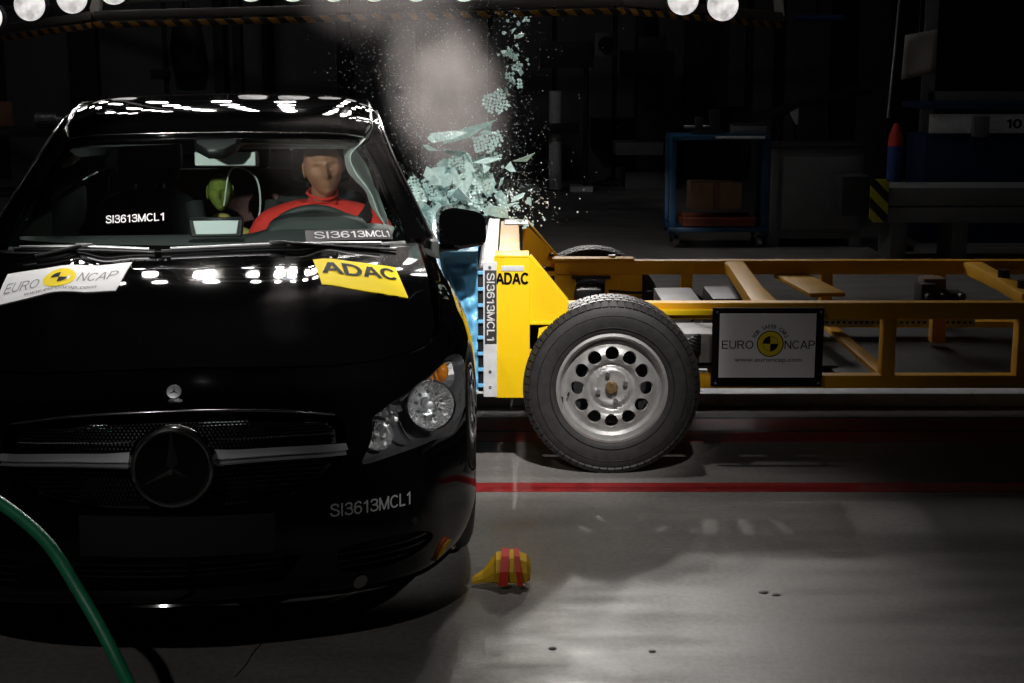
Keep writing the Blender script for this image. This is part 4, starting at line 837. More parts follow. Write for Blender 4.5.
# ---------- the moving barrier trolley ----------
tr = empty('barrier_trolley', (0, 0, 0)); tag(tr, 'yellow steel crash trolley on four wheels ramming the black car', 'trolley')
Y0, Y1 = 5.76, 6.95     # near and far side frames
ZT, ZU, ZL, ZB = .635, .568, .345, .292
fr_ = M['yellow']
def beam(n, a, b, w, h, m=fr_, bev=.008, up=(0, 0, 1)):
    a = Vector(a); b = Vector(b); d = b-a; x = d.normalized(); y = Vector(up).cross(x).normalized(); z = x.cross(y)
    R = Matrix((x, y, z)).transposed(); bm = bmesh.new(); box(bm, (a+b)/2, (d.length, w, h), rot=R, bev=bev); return fin(n, bm, m, tr)
XE = 4.0
for y in (Y0+.03, Y1+.03):
    beam('upper_rail', (.20, y, (ZT+ZU)/2), (XE, y, (ZT+ZU)/2), .06, ZT-ZU)
    beam('lower_rail', (.06, y, (ZL+ZB)/2), (XE, y, (ZL+ZB)/2), .06, ZL-ZB)
    for x in ((.80, .84), (1.445, 1.508), (1.97, 2.04), (2.6, 2.66), (3.3, 3.36), (3.94, 4.0)):
        beam('post', ((x[0]+x[1])/2, y, ZL-.005), ((x[0]+x[1])/2, y, ZU+.005), .055, x[1]-x[0], up=(0, 1, 0))
# shallow corner plates of the windows in the side frame
for x in (.10, 1.02, 2.135, 3.0, 3.97): beam('cross_member', (x, Y0+.05, (ZT+ZU)/2), (x, Y1, (ZT+ZU)/2), .06, .055)
for x in (.10, .84, 1.48, 3.9): beam('cross_member', (x, Y0+.05, (ZL+ZB)/2), (x, Y1, (ZL+ZB)/2), .06, .05)
beam('diagonal_brace', (1.04, Y1, ZT-.03), (.985, Y0+.05, ZT-.03), .085, .055)
beam('diagonal_brace', (2.16, Y1-.02, ZT-.028), (2.10, 6.0, ZT-.028), .07, .05)
beam('deck_plate', (1.30, Y1, ZT-.07), (1.36, Y0+.62, ZT-.07), .16, .02)
# far side web plate with its rectangular windows
bm = bmesh.new()
def winplate(bm, x0, x1, z0, z1, y, t, wins):
    xs = sorted({x0, x1, *[w_[0] for w_ in wins], *[w_[1] for w_ in wins]}); zs = sorted({z0, z1, *[w_[2] for w_ in wins], *[w_[3] for w_ in wins]})
    for i in range(len(xs)-1):
        for j in range(len(zs)-1):
            cx_ = (xs[i]+xs[i+1])/2; cz_ = (zs[j]+zs[j+1])/2
            if any(w_[0] < cx_ < w_[1] and w_[2] < cz_ < w_[3] for w_ in wins): continue
            box(bm, (cx_, y, cz_), (xs[i+1]-xs[i], t, zs[j+1]-zs[j]))
winplate(bm, .02, .52, .30, ZU+.01, Y1+.03, .03, [(.15, .20, .49, .56), (.30, .437, .465, .555)]); fin('web_plate', bm, fr_, tr, sm=False)
winbox = bx('sight_box', (.37, Y1+.0, .556), (.18, .03, .012), M['dark'], tr, bev=.002)
bx('corner_plate', (.56, Y1+.03, .47), (.10, .05, .2), fr_, tr)
# front bulkhead, gussets
bx('bulkhead', (-.010, 6.325, .56), (.085, 1.44, .50), fr_, tr, bev=.006)
pl = bx('end_plate', (.000, 5.592, .568), (.135, .014, .545), M['yellowlit'], tr, bev=.003)
def gusset(y, zt, m, t=.014, x0=.05, xe=.212, ze=.665, z0=.30, lip=True):
    bm = bmesh.new(); prism(bm, [(x0, z0), (x0, zt), (xe, ze), (xe, ze-.06), (x0+.10, z0)] if z0 > .5 else [(x0, z0), (x0, zt), (x0+.02, zt), (xe, ze), (xe, ze-.075), (.10, ze-.10), (.075, z0)], 'y', y, y+t, .002)
    o = fin('gusset', bm, m, tr, sm=False)
    if lip:
        d = Vector((xe-x0-.02, 0, ze-zt)); beam('gusset_flange', (x0+.02, y+.03, zt), (xe, y+.03, ze), .05, .008, m, bev=.002)
    return o
gusset(5.60, .838, M['yellowlit']); gusset(7.03, .812, fr_, z0=.60, ze=.645)
bx('gusset_shelf', (.155, 5.68, .583), (.19, .17, .012), M['yellowlit'], tr, bev=.003)
bx('gusset_foot', (.10, 5.66, .53), (.11, .12, .10), M['yellowlit'], tr, bev=.003)
bx('top_cap', (.0, 5.66, .838), (.13, .15, .010), M['yellowlit'], tr, bev=.003); bx('top_cap', (.02, 6.96, .812), (.11, .16, .010), M['plate'], tr, bev=.003)
bx('data_plate', (.002, 5.584, .795), (.085, .004, .020), M['plate'], tr, bev=.001)
stroke_mesh('bulkhead_lettering', 'ADAC', flat(Matrix.Translation((.000, 5.583, .757)) @ Matrix.Rotation(PI/2, 4, 'X'), .124, .046), M['ink'], tr, wt=.21)
# backing plate edge and the white column with its sticker
bp_ = bx('backing_plate', (-.083, 6.315, .56), (.052, 1.47, .520), M['plate'], tr, bev=.004)
bx('column_sticker', (-.080, 5.576, .650), (.044, .004, .278), M['labelgrey'], tr, bev=.001)
stroke_mesh('column_lettering', 'SI3613MCL1', flat(Matrix.Translation((-.080, 5.5735, .650)) @ Matrix.Rotation(PI/2, 4, 'X') @ Matrix.Rotation(-PI/2, 4, 'Z'), .258, .030), M['inkwhite'], tr, wt=.14)
for z in (.80, .76, .40, .34): cy('bolt_head', (-.083, 5.576, z), (-.083, 5.585, z), .006, M['steel'], tr, n=6)
# perforated vent strip
vs2 = bx('vent_strip', (-.118, 6.315, .555), (.020, 1.45, .47), M['dark'], tr, bev=.001)
for k in range(8): bx('spacer_tab', (-.1185, 5.585, .345+k*.062), (.021, .02, .012), M['bluelight'], tr, bev=.002)
# crushed honeycomb block in its blue foil
def crush(x, y, z): return 0
bm = bmesh.new(); nx, nz, ny = 22, 64, 40; rnd = random.Random(4)
def skin(nu, nv, fn):
    g = [[bm.verts.new(fn(i/nu, j/nv)) for j in range(nv+1)] for i in range(nu+1)]
    for i in range(nu):
        for j in range(nv): bm.faces.new((g[i][j], g[i+1][j], g[i+1][j+1], g[i][j+1]))
def xl(z): return -.30+.03*math.sin((z-.33)*9)
def side(y, z=.6): return -.208-.121*(y-5.586)-max(0, z-.64)*.46
def near(u, v):
    z = .325+v*.535; x = -.129+(side(5.586, z)+.129)*u
    d = .010*math.sin(z*2*PI/.062+2.2*u)*(.4+.6*u)+.007*math.sin(z*61+u*7)+.006*math.sin(z*23-u*11)
    return (x, 5.586+d*.9-.006*math.sin(v*PI), z)
def topf(u, v):
    y = 5.586+v*1.45; x = -.129+(side(y, .86)+.129)*u
    return (x, y, .86+(.006*math.sin(y*40+u*4)+.005*math.sin(y*17))*min(1, v*9)*(1 if v < .98 else 0))
def frontf(u, v):
    z = .325+v*.535; y = 5.586+u*1.45; return (side(y, z)+.006*math.sin(y*30)*math.sin(z*40)*min(1, u*8), y, z)
skin(nx, nz, near); skin(nx, ny, topf); skin(ny, nz, frontf); skin(2, 2, lambda u, v: (-.129+(side(5.586+1.45*v)+.129)*u, 5.586+1.45*v, .325)); skin(2, 2, lambda u, v: (-.129+(side(7.036, .325+.535*v)+.129)*u, 7.036, .325+.535*v))
bmesh.ops.remove_doubles(bm, verts=bm.verts, dist=.004); tag(fin('honeycomb_block', bm, M['blue'], tr, ang=70), 'crumpled blue foil-clad honeycomb block pressed into the car')
bx('block_flange', (-.205, 5.574, .838), (.148, .006, .045), M['bluelight'], tr, bev=.002)
for x in (-.24, -.165): cy('rivet', (x, 5.566, .838), (x, 5.572, .838), .005, M['steel'], tr, n=8)
# wheels: near front, far front, and the rear pair
W_ = wheel(tr, 'wheel', (.380, 5.655, .3375), .3375, .20, .203, 12)
def clone(o, parent, loc, rz=0):
    c = o.copy(); C.objects.link(c); c.parent = parent; c.location = loc; c.rotation_euler = (0, 0, rz)
    for ch in list(o.children):
        d = ch.copy(); C.objects.link(d); d.parent = c
        for g in ch.children:
            e = g.copy(); C.objects.link(e); e.parent = d
    return c
clone(W_, tr, (.385, 7.13, .3375), PI); clone(W_, tr, (3.35, 5.655, .3375)); clone(W_, tr, (3.35, 7.13, .3375), PI)
cy('axle', (.38, 5.72, .3375), (.38, 7.06, .3375), .03, M['dark'], tr); cy('axle', (3.35, 5.72, .3375), (3.35, 7.06, .3375), .03, M['dark'], tr)
bx('wheel_guard_bracket', (.19, 5.70, .545), (.09, .05, .05), M['dark'], tr)
# things on the deck
bx('floor_tray', (.70, 6.35, .36), (1.2, 1.0, .012), M['machine'], tr, bev=.002)
bx('ballast_block', (.72, 6.45, .47), (.17, .40, .17), M['cabinet'], tr, bev=.01); bx('ballast_block', (.96, 6.55, .45), (.19, .35, .20), M['machine'], tr, bev=.01)
bx('ballast_block', (.60, 6.12, .54), (.085, .10, .055), M['plate'], tr, bev=.006); bx('ballast_block', (.35, 6.80, .49), (.13, .12, .09), M['dark'], tr, bev=.03)
rnd = random.Random(9)
for k in range(5): tb('hose_bundle', [(.62+k*.02, 5.80, .50-.01*k), (.68+k*.008, 5.72, .475+.008*k), (.73, 5.74, .44+.015*k), (.72, 5.85, .40)], .008, M['dark'], tr, 8, sub=6)
bx('hydraulic_unit', (.76, 5.95, .44), (.20, .25, .12), M['cabinet'], tr, bev=.01)
tb('deck_cable', [(.74, 6.1, .50), (.80, 6.05, .56), (.86, 6.05, .54), (.88, 6.1, .45)], .006, M['dark'], tr, 8, sub=8)
tb('deck_cable', [(.45, Y1-.06, .50), (.6, Y1-.05, .49), (.80, Y1-.05, .50), (.95, Y1-.07, .42)], .007, M['dark'], tr, 8, sub=8)
v_ = bx('valve_block', (1.80, 6.45, .56), (.07, .12, .10), M['dark'], tr, bev=.008); bx('valve_block', (1.90, 6.45, .54), (.12, .12, .06), M['dark'], tr, bev=.008); bx('valve_block', (1.84, 6.5, .60), (.10, .10, .05), M['card'], tr, bev=.01)
bx('support_strut', (1.86, 6.45, .43), (.06, .06, .17), fr_, tr)
for x in (1.79, 1.85, 1.93): cy('valve_knob', (x, 6.38, .56), (x, 6.34, .56), .015, M['machine'], tr, n=10)
bm = bmesh.new(); x0, x1 = 1.20, 2.10
box(bm, ((x0+x1)/2, 6.72, .385), (x1-x0, .05, .034)); fin('perforated_channel', bm, M['plate'], tr, sm=False)
bm = bmesh.new()
for k in range(34): box(bm, (x0+.02+k*.026, 6.692, .388), (.012, .006, .010))
tag(fin('channel_holes', bm, M['dark'], tr, sm=False), kind='stuff')
bx('floor_tray', (1.9, 6.4, .32), (1.6, 1.0, .012), M['machine'], tr, bev=.002)
for (x, y) in ((2.135, 6.45), (2.12, 6.15)): cy('clamp', (x, y, .62), (x, y, .665), .025, M['dark'], tr, n=12)
cy('rail_bolt', (.47, Y1+.03, ZT), (.47, Y1+.03, ZT+.022), .018, M['steel'], tr, n=6); cy('rail_bolt', (.21, 5.70, .592), (.21, 5.70, .604), .018, M['steel'], tr, n=6); cy('rail_bolt', (.185, 7.0, .650), (.185, 7.0, .662), .014, M['dark'], tr, n=6)
bx('rail_pad', (.38, Y1+.02, ZT+.006), (.38, .08, .012), fr_, tr, bev=.002)
bx('rail_pad', (.50, Y0-.012, .600), (.76, .035, .020), M['yellowlit'], tr, bev=.003)
# sign board
Yb = 5.70
bd = bx('sign_board', (.989, Yb, .470), (.430, .016, .310), M['ink'], tr, bev=.003); bd['label'] = 'black-framed white board with a yellow and black target emblem on the trolley'
bx('sign_sheet', (.987, Yb-.0095, .478), (.372, .003, .252), M['white'], bd, bev=0)
for x in (.79, 1.19):
    for z in (.33, .61): cy('screw', (x, Yb-.008, z), (x, Yb-.011, z), .005, M['steel'], bd, n=8)
for x in (.85, 1.13): bx('board_bracket', (x, 5.735, .60), (.03, .06, .02), M['dark'], tr)
T = lambda x, z, y=Yb-.0115: Matrix.Translation((x, y, z)) @ Matrix.Rotation(PI/2, 4, 'X')
cxL, czL = .998, .486
def ring2(name, r0, r1, a0, a1, y, m, parent, n=40):
    bm = bmesh.new(); A = [a0+(a1-a0)*k/n for k in range(n+1)]
    o_ = [bm.verts.new((cxL+r1*math.cos(a), y, czL+r1*math.sin(a))) for a in A]
    if r0 > 0:
        i_ = [bm.verts.new((cxL+r0*math.cos(a), y, czL+r0*math.sin(a))) for a in A]
        for k in range(n): bm.faces.new((o_[k], o_[k+1], i_[k+1], i_[k]))
    else:
        c = bm.verts.new((cxL, y, czL))
        for k in range(n): bm.faces.new((o_[k], o_[k+1], c))
    return fin(name, bm, m, parent)
M['emb'] = mat('emblem_yellow', (.80, .62, .02), .4)
ring2('target_emblem', 0, .052, 0, 2*PI, Yb-.0118, M['emb'], bd); ring2('emblem_ring', .048, .052, 0, 2*PI, Yb-.0122, M['ink'], bd)
for a in (PI/2, -PI/2): ring2('emblem_quadrant', 0, .030, a, a+PI/2, Yb-.0124, M['ink'], bd, 12)
ring2('emblem_ring', .0285, .0300, 0, 2*PI, Yb-.0126, M['ink'], bd)
stroke_mesh('board_lettering', 'EURO', flat(T(.872, .482), .122, .034), M['ink'], bd, wt=.11)
stroke_mesh('board_lettering', 'NCAP', flat(T(1.112, .482), .118, .034), M['ink'], bd, wt=.11)
text('board_lettering', 'www.euroncap.com', T(.992, .418), M['ink'], bd, w=.26, h=.017)
arc = 'FOR SAFER CARS'
for k, ch in enumerate(arc):
    if ch == ' ': continue
    a = PI*.86-(k/(len(arc)-1))*PI*.72; r = .068
    text('board_letter', ch, Matrix.Translation((cxL+r*math.cos(a), Yb-.0115, czL+r*math.sin(a))) @ Matrix.Rotation(PI/2, 4, 'X') @ Matrix.Rotation(a-PI/2, 4, 'Z'), M['ink'], bd, h=.0155, size=.020, bold=.01)
# ---------- driver dummy ----------
CM = Matrix.Translation((-.85, 3.62, 0)) @ Matrix.Rotation(.12, 4, 'Z')
def skinned(chains, sub=2):
    """chains: list of [(point, radius), ...]; a chain may start at an index of the first"""
    verts = []; edges = []; rad = []; 
    for ch in chains:
        prev = None
        for it in ch:
            if isinstance(it, int): prev = it; continue
            verts.append(it[0]); rad.append(it[1]); i = len(verts)-1
            if prev is not None: edges.append((prev, i))
            prev = i
    me = bpy.data.meshes.new('t'); me.from_pydata([tuple(v) for v in verts], edges, []); o = link('t', me)
    m = o.modifiers.new('s', 'SKIN'); m.use_smooth_shade = True
    for i, d in enumerate(me.skin_vertices[0].data): r = rad[i]; d.radius = (r, r) if not isinstance(r, tuple) else r
    me.skin_vertices[0].data[0].use_root = True
    s = o.modifiers.new('u', 'SUBSURF'); s.levels = sub; s.render_levels = sub
    bpy.context.view_layer.update(); out = bpy.data.meshes.new_from_object(o.evaluated_get(bpy.context.evaluated_depsgraph_get()))
    bpy.data.objects.remove(o); bm = bmesh.new(); bm.from_mesh(out); bpy.data.meshes.remove(out); return bm
def head_into(bm, Mx, s=1.0):
    """face looks along -y"""
    g = lambda x, z, cx, cz, sx, sz: math.exp(-((x-cx)/sx)**2-((z-cz)/sz)**2)
    n, m = 56, 44; rows = []
    for j in range(m+1):
        th = PI*j/m; row = []
        for i in range(n):
            ph = 2*PI*i/n; x = math.sin(th)*math.sin(ph); y = -math.sin(th)*math.cos(ph); z = math.cos(th)
            X, Y, Z = x*.076, y*.095, z*.115
            if Z < 0: X *= 1-.30*(-Z/.115)**1.3; Y *= 1-.10*(-Z/.115)
            if y > 0 and Z < -.02: Y *= .75
            if y < 0:
                f = min(1, -y*1.7)
                Y -= f*(.030*g(X, Z, 0, -.020, .011, .018)+.016*g(X, Z, 0, .008, .009, .03))                 # nose
                Y -= f*.010*(g(X, Z, .03, .034, .026, .009)+g(X, Z, -.03, .032, .024, .009))                      # brow
                Y += f*.020*(g(X, Z, .031, .010, .016, .012)+g(X, Z, -.031, .010, .016, .012))                    # eye sockets
                Y -= f*.006*(g(X, Z, .031, .008, .010, .006)+g(X, Z, -.031, .008, .010, .006))                    # eyelids
                Y -= f*.011*(g(X, Z, 0, -.052, .022, .005)+g(X, Z, 0, -.065, .018, .005)); Y += f*.010*g(X, Z, 0, -.0585, .024, .0028)  # lips
                Y -= f*.010*g(X, Z, 0, -.092, .022, .014)                                                         # chin
                Y -= f*.005*(g(X, Z, .045, -.022, .018, .018)+g(X, Z, -.045, -.022, .018, .018))
            row.append(bm.verts.new(Mx @ Vector((X*s, Y*s, Z*s))))
        rows.append(row)
    for a, b in zip(rows, rows[1:]):
        for i in range(n): bm.faces.new((a[i], b[i], b[(i+1) % n], a[(i+1) % n]))
    for sg in (1, -1):   # ears
        r = bmesh.ops.create_uvsphere(bm, u_segments=12, v_segments=8, radius=1, matrix=Mx @ Matrix.Translation((sg*.076*s, .008, .0)) @ Matrix.Rotation(sg*.35, 4, 'Z') @ Matrix.Diagonal((.006, .018, .032, 1)))
dm = empty('crash_test_dummy', CM @ Vector((.37, 2.40, .52)), .12); tag(dm, 'tan-faced crash test dummy in red top belted behind the steering wheel', 'dummy')
HM = Matrix.Translation((.012, -.07, .622)) @ Matrix.Rotation(-.14, 4, 'Y') @ Matrix.Rotation(.10, 4, 'Z') @ Matrix.Rotation(.05, 4, 'X')
def hand(c, d, side, curl):
    """five fingers: c wrist, d direction, side = thumb side vector, curl = bend direction"""
    c = Vector(c); d = Vector(d).normalized(); s = Vector(side).normalized(); u = Vector(curl).normalized(); out = []
    for k, (L_, o_) in enumerate(((.072, .030), (.082, .010), (.076, -.010), (.060, -.030))):
        b = c+d*.085+s*o_; out.append([(c+d*.04+s*o_*.5, .013), (b, .010), (b+d*L_*.4+u*.008, .009), (b+d*L_*.65+u*.028, .0085), (b+d*L_*.6+u*.052, .0075)])
    t = c+d*.035+s*.030; out.append([(c+d*.02+s*.012, .013), (t, .011), (t+s*.022+d*.025, .010), (t+s*.026+d*.045+u*.012, .009)])
    return out
neck = [(Vector((0, .03, .47)), .05), (Vector((.005, -.01, .54)), .045), (Vector((.01, -.045, .57)), .045), (Vector((.012, -.06, .61)), .05)]
bm = skinned([neck], 2); head_into(bm, HM)
for sg, wr, dr in ((1, (.185, -.40, .37), (-.25, -.8, .35)), (-1, (-.20, -.38, .36), (.2, -.8, .40))):
    arm_ = [(Vector((sg*.235, -.09, .17)), .045), (Vector((sg*.22, -.22, .24)), .036), (Vector(wr), .024), (Vector(wr)+Vector(dr).normalized()*.05, (.036, .016)), (Vector(wr)+Vector(dr).normalized()*.085, (.038, .013))]
    b2 = skinned([arm_], 2); t_ = bpy.data.meshes.new('x'); b2.to_mesh(t_); b2.free(); bm.from_mesh(t_)
    for f_ in hand(wr, dr, (-sg, -.1, .5), (sg*.2, .2, -1)):
        b2 = skinned([f_], 1); t_ = bpy.data.meshes.new('x'); b2.to_mesh(t_); b2.free(); bm.from_mesh(t_)
fin('body', bm, M['skin'], dm, ang=80)
V_ = Vector
bm = skinned([[(V_((0, 0, 0)), (.15, .12)), (V_((0, .03, .14)), (.15, .115)), (V_((0, .05, .28)), (.175, .12)), (V_((0, .05, .38)), (.15, .10)), (V_((0, .035, .465)), (.062, .058)), (V_((.002, .012, .505)), (.058, .056))],
  [3, (V_((.13, .05, .415)), .068), (V_((.215, .035, .395)), .068), (V_((.265, -.02, .28)), .058), (V_((.255, -.08, .19)), .052), (V_((.235, -.13, .19)), .050)],
  [3, (V_((-.13, .05, .415)), .068), (V_((-.215, .035, .395)), .068), (V_((-.265, -.02, .28)), .058), (V_((-.255, -.08, .19)), .052), (V_((-.235, -.13, .19)), .050)]], 2)
fin('shirt', bm, M['red'], dm, ang=80)
bm = skinned([[(V_((0, .0, .02)), (.16, .13)), (V_((.02, -.05, -.02)), .12), (V_((.11, -.15, -.01)), .085), (V_((.13, -.42, .03)), .065), (V_((.13, -.50, -.02)), .055), (V_((.13, -.62, -.30)), .045)], [0, (V_((-.02, -.05, -.02)), .12), (V_((-.11, -.15, -.01)), .085), (V_((-.13, -.42, .03)), .065), (V_((-.13, -.50, -.02)), .055), (V_((-.13, -.62, -.30)), .045)]], 2)
fin('trousers', bm, M['red'], dm, ang=80)
for sg in (1, -1): bm = bmesh.new(); box(bm, (sg*.13, -.68, -.345), (.09, .25, .08), bev=.03); fin('shoe', bm, M['belt'], dm)
tb('collar', [(-.055, .0, .515), (-.03, -.055, .505), (.02, -.062, .495), (.062, -.02, .51), (.05, .06, .53), (-.03, .07, .53), (-.055, .0, .515)], .006, M['red'], dm, 8, sub=5)
bm = bmesh.new(); sb = catmull([(.215, .10, .47), (.175, -.035, .415), (.09, -.095, .33), (.0, -.105, .20), (-.10, -.10, .08), (-.17, -.04, .0)], 8)
for a, b in zip(sb, sb[1:]):
    n = V_((.25, -1, .2)).normalized(); w = (b-a).cross(n).normalized()*.024
    q = [bm.verts.new(p) for p in (a-w, a+w, b+w, b-w)]; bm.faces.new(q)
    q2 = [bm.verts.new(p-n*-.003) for p in (a-w, a+w, b+w, b-w)]; bm.faces.new(q2[::-1])
bmesh.ops.remove_doubles(bm, verts=bm.verts, dist=.0005)
sbo = fin('seat_belt', bm, M['belt'], None, ang=60); sbo.parent = car; sbo.location = (.37, 2.39, .53)
# ---------- second dummy, dim in the middle of the back seat ----------
cdm = empty('child_dummy', CM @ Vector((-.07, 2.98, .50)), .12); tag(cdm, 'small lime and yellow child dummy with looped cables in the middle of the back seat', 'dummy')
bm = skinned([[(V_((0, 0, 0)), .11), (V_((0, .02, .16)), .10), (V_((0, .02, .30)), .09), (V_((0, .0, .36)), .05), (V_((0, 0, .40)), .045)], [2, (V_((.13, 0, .28)), .045), (V_((.15, -.1, .15)), .038)], [2, (V_((-.13, 0, .28)), .045), (V_((-.15, -.1, .15)), .038)], [0, (V_((.08, -.15, -.02)), .06), (V_((.09, -.28, -.05)), .05)], [0, (V_((-.08, -.15, -.02)), .06), (V_((-.09, -.28, -.05)), .05)]], 2)
fin('suit', bm, M['yellowcl'], cdm, ang=80)
bm = bmesh.new(); head_into(bm, Matrix.Translation((0, -.01, .49)), .70); fin('body', bm, M['lime'], cdm, ang=80)
for pts in ([(.02,-.1,.44),(.06,-.12,.60),(.16,-.10,.56),(.17,-.1,.40),(.10,-.12,.26)], [(-.05,-.1,.36),(-.08,-.13,.26),(-.12,-.12,.16)], [(.0,-.12,.34),(-.02,-.14,.22),(-.03,-.14,.14)], [(.06,-.12,.36),(.05,-.14,.22)]): tb('cable', pts, .0045, M['airbag'], cdm, 6, sub=8)
pd = empty('reflection_shape', CM @ Vector((-.40, 3.15, .44)), .12); tag(pd, 'mauve figure added on the back seat in place of pinkish head-shaped reflections', 'dummy')
pd.name = 'reflection_figure'  # added figure, stands in for faint pinkish reflections in the glass
bm = skinned([[(V_((0, 0, 0)), .16), (V_((0, .05, .22)), .15), (V_((0, .06, .40)), .12), (V_((0, .03, .48)), .055), (V_((0, 0, .54)), .05)], [2, (V_((.18, .04, .38)), .06), (V_((.2, -.1, .2)), .05)], [2, (V_((-.18, .04, .38)), .06), (V_((-.2, -.1, .2)), .05)]], 2)
fin('suit', bm, M['mauve'], pd, ang=80); bm = bmesh.new(); head_into(bm, Matrix.Translation((0, -.02, .64)), .95); fin('body', bm, M['mauve'], pd, ang=80)
# ---------- green hose, marker block ----------
tag(tb('hose', [(-2.6,4.4,.10),(-2.0,4.0,.50),(-1.50,3.42,.655),(-1.25,3.30,.63),(-1.06,3.21,.54),(-.945,3.12,.43),(-.86,3.06,.31),(-.80,3.02,.19),(-.76,2.92,.08),(-.73,2.7,.018),(-.65,2.2,.018),(-.3,1.6,.018)], .0145, M['green'], None, 14, sub=8), 'green rubber hose arching across the lower left in front of the car', 'hose')
cn = empty('marker_block', (-.028, 4.34, .0), 0); tag(cn, 'small yellow cast block with red stripes lying on the floor before the trolley', 'block')
def loft(bm, rings):
    R = [[bm.verts.new(p) for p in r] for r in rings]
    for a, b in zip(R, R[1:]):
        for i in range(len(a)): bm.faces.new((a[i], a[(i+1) % len(a)], b[(i+1) % len(b)], b[i]))
    bm.faces.new(R[0][::-1]); bm.faces.new(R[-1])
bm = bmesh.new()
loft(bm, [[(-.093, -.005+.01*math.cos(a), .018+.012*math.sin(a)) for a in np.linspace(0, 2*PI, 9)[:-1]],
          [(-.060, .0+.022*math.cos(a), .030+.022*math.sin(a)) for a in np.linspace(0, 2*PI, 9)[:-1]],
          [(-.026, .005+.040*math.cos(a), .052+.044*math.sin(a)) for a in np.linspace(0, 2*PI, 9)[:-1]],
          [(-.020, .005+.048*math.cos(a), .056+.050*math.sin(a)) for a in np.linspace(0, 2*PI, 9)[:-1]],
          [(.030, .005+.052*math.cos(a), .060+.055*math.sin(a)) for a in np.linspace(0, 2*PI, 9)[:-1]],
          [(.072, .005+.046*math.cos(a), .054+.046*math.sin(a)) for a in np.linspace(0, 2*PI, 9)[:-1]],
          [(.084, .005+.030*math.cos(a), .046+.030*math.sin(a)) for a in np.linspace(0, 2*PI, 9)[:-1]]])
fin('casting', bm, M['coneyel'], cn, sm=False)
bm = bmesh.new()
for x0, x1, x2, x3 in ((-.014, .014, -.004, .020), (.046, .062, .034, .050)):
    for (y0, z0, y1, z1) in ((-.048, .016, -.053, .062), (-.053, .062, -.032, .104), (-.032, .104, .012, .116)):
        k0 = (z0-.01)/.1; k1 = (z1-.01)/.1
        q = [bm.verts.new(p) for p in ((x0+(x2-x0)*k0, y0, z0), (x1+(x3-x1)*k0, y0, z0), (x1+(x3-x1)*k1, y1, z1), (x0+(x2-x0)*k1, y1, z1))]
        q2 = [bm.verts.new((v.co.x, v.co.y-.005, v.co.z+.002)) for v in q]
        bm.faces.new(q2)
        for i in range(4): bm.faces.new((q[i], q[(i+1) % 4], q2[(i+1) % 4], q2[i]))
fin('red_stripe', bm, M['conered'], cn, sm=False)
# ---------- flying glass ----------
rnd = random.Random(21)
def shard(c, s, asp=1.0, rot=None, n=None, cracked=False, label=None, mt='shard', gk='tall cloud of shards thrown up beside the driver door'):
    n = n or rnd.choice((3, 4, 4, 5, 6)); A = sorted(rnd.random()*2*PI for _ in range(n))
    A = [2*PI*(k+rnd.uniform(-.3, .3))/n for k in range(n)]
    P_ = [(s*rnd.uniform(.55, 1.2)*math.cos(a)*asp, s*rnd.uniform(.55, 1.2)*math.sin(a)) for a in A]
    bm = bmesh.new(); t = .0018
    if cracked:    # tempered sheet still holding together: small cells
        m = int(s/.011)
        for i in range(-m, m+1):
            for j in range(-m, m+1):
                x = i*.021*.6+rnd.uniform(-.003, .003); y = j*.021*.6+rnd.uniform(-.003, .003)
                if not pip(np.array([[x, y]]), P_)[0]: continue
                e = .0075; q = [(x+e*1.05*math.cos(a+rnd.uniform(-.3, .3)), y+e*1.05*math.sin(a+rnd.uniform(-.3, .3))) for a in np.linspace(0, 2*PI, 5)[:-1]]
                z = rnd.uniform(-.0015, .0015)
                prism(bm, q, 'z', z-t, z+t)
    else: prism(bm, P_, 'z', -t, t)
    if not bm.verts: prism(bm, P_, 'z', -t, t)
    me = bpy.data.meshes.new('glass_shard'); bmesh.ops.recalc_face_normals(bm, faces=bm.faces); bm.to_mesh(me); bm.free(); me.materials.append(M[mt])
    o = link('glass_shard', me); o.location = c; o.rotation_euler = rot or (PI/2+rnd.uniform(-.9, .9), rnd.uniform(0, 6.3), rnd.uniform(-.9, .9))
    z_ = c[2]; r_ = 'trail' if z_ > 1.42 else ('chips' if c[0] > -.02 else 'cluster')
    tag(o, label or {'trail': 'small pale shard in the thin trail of glass rising above the cluster', 'chips': 'tiny glass chip flying just above the far end of the yellow bulkhead', 'cluster': 'pale aqua shard in the dense glass cluster above the door mirror'}[r_], 'glass', {'trail': 'glass shards in the rising trail', 'chips': 'glass chips above the bulkhead', 'cluster': 'glass shards clustered beside the car'}[r_]); return o
k_ = 5.85/1500.
def q_(px, py, Y=5.85): return ((px-512)*(Y*.9817+.1)/1500, Y, 1.6-(py-50.)*(Y*1.012)/1500)
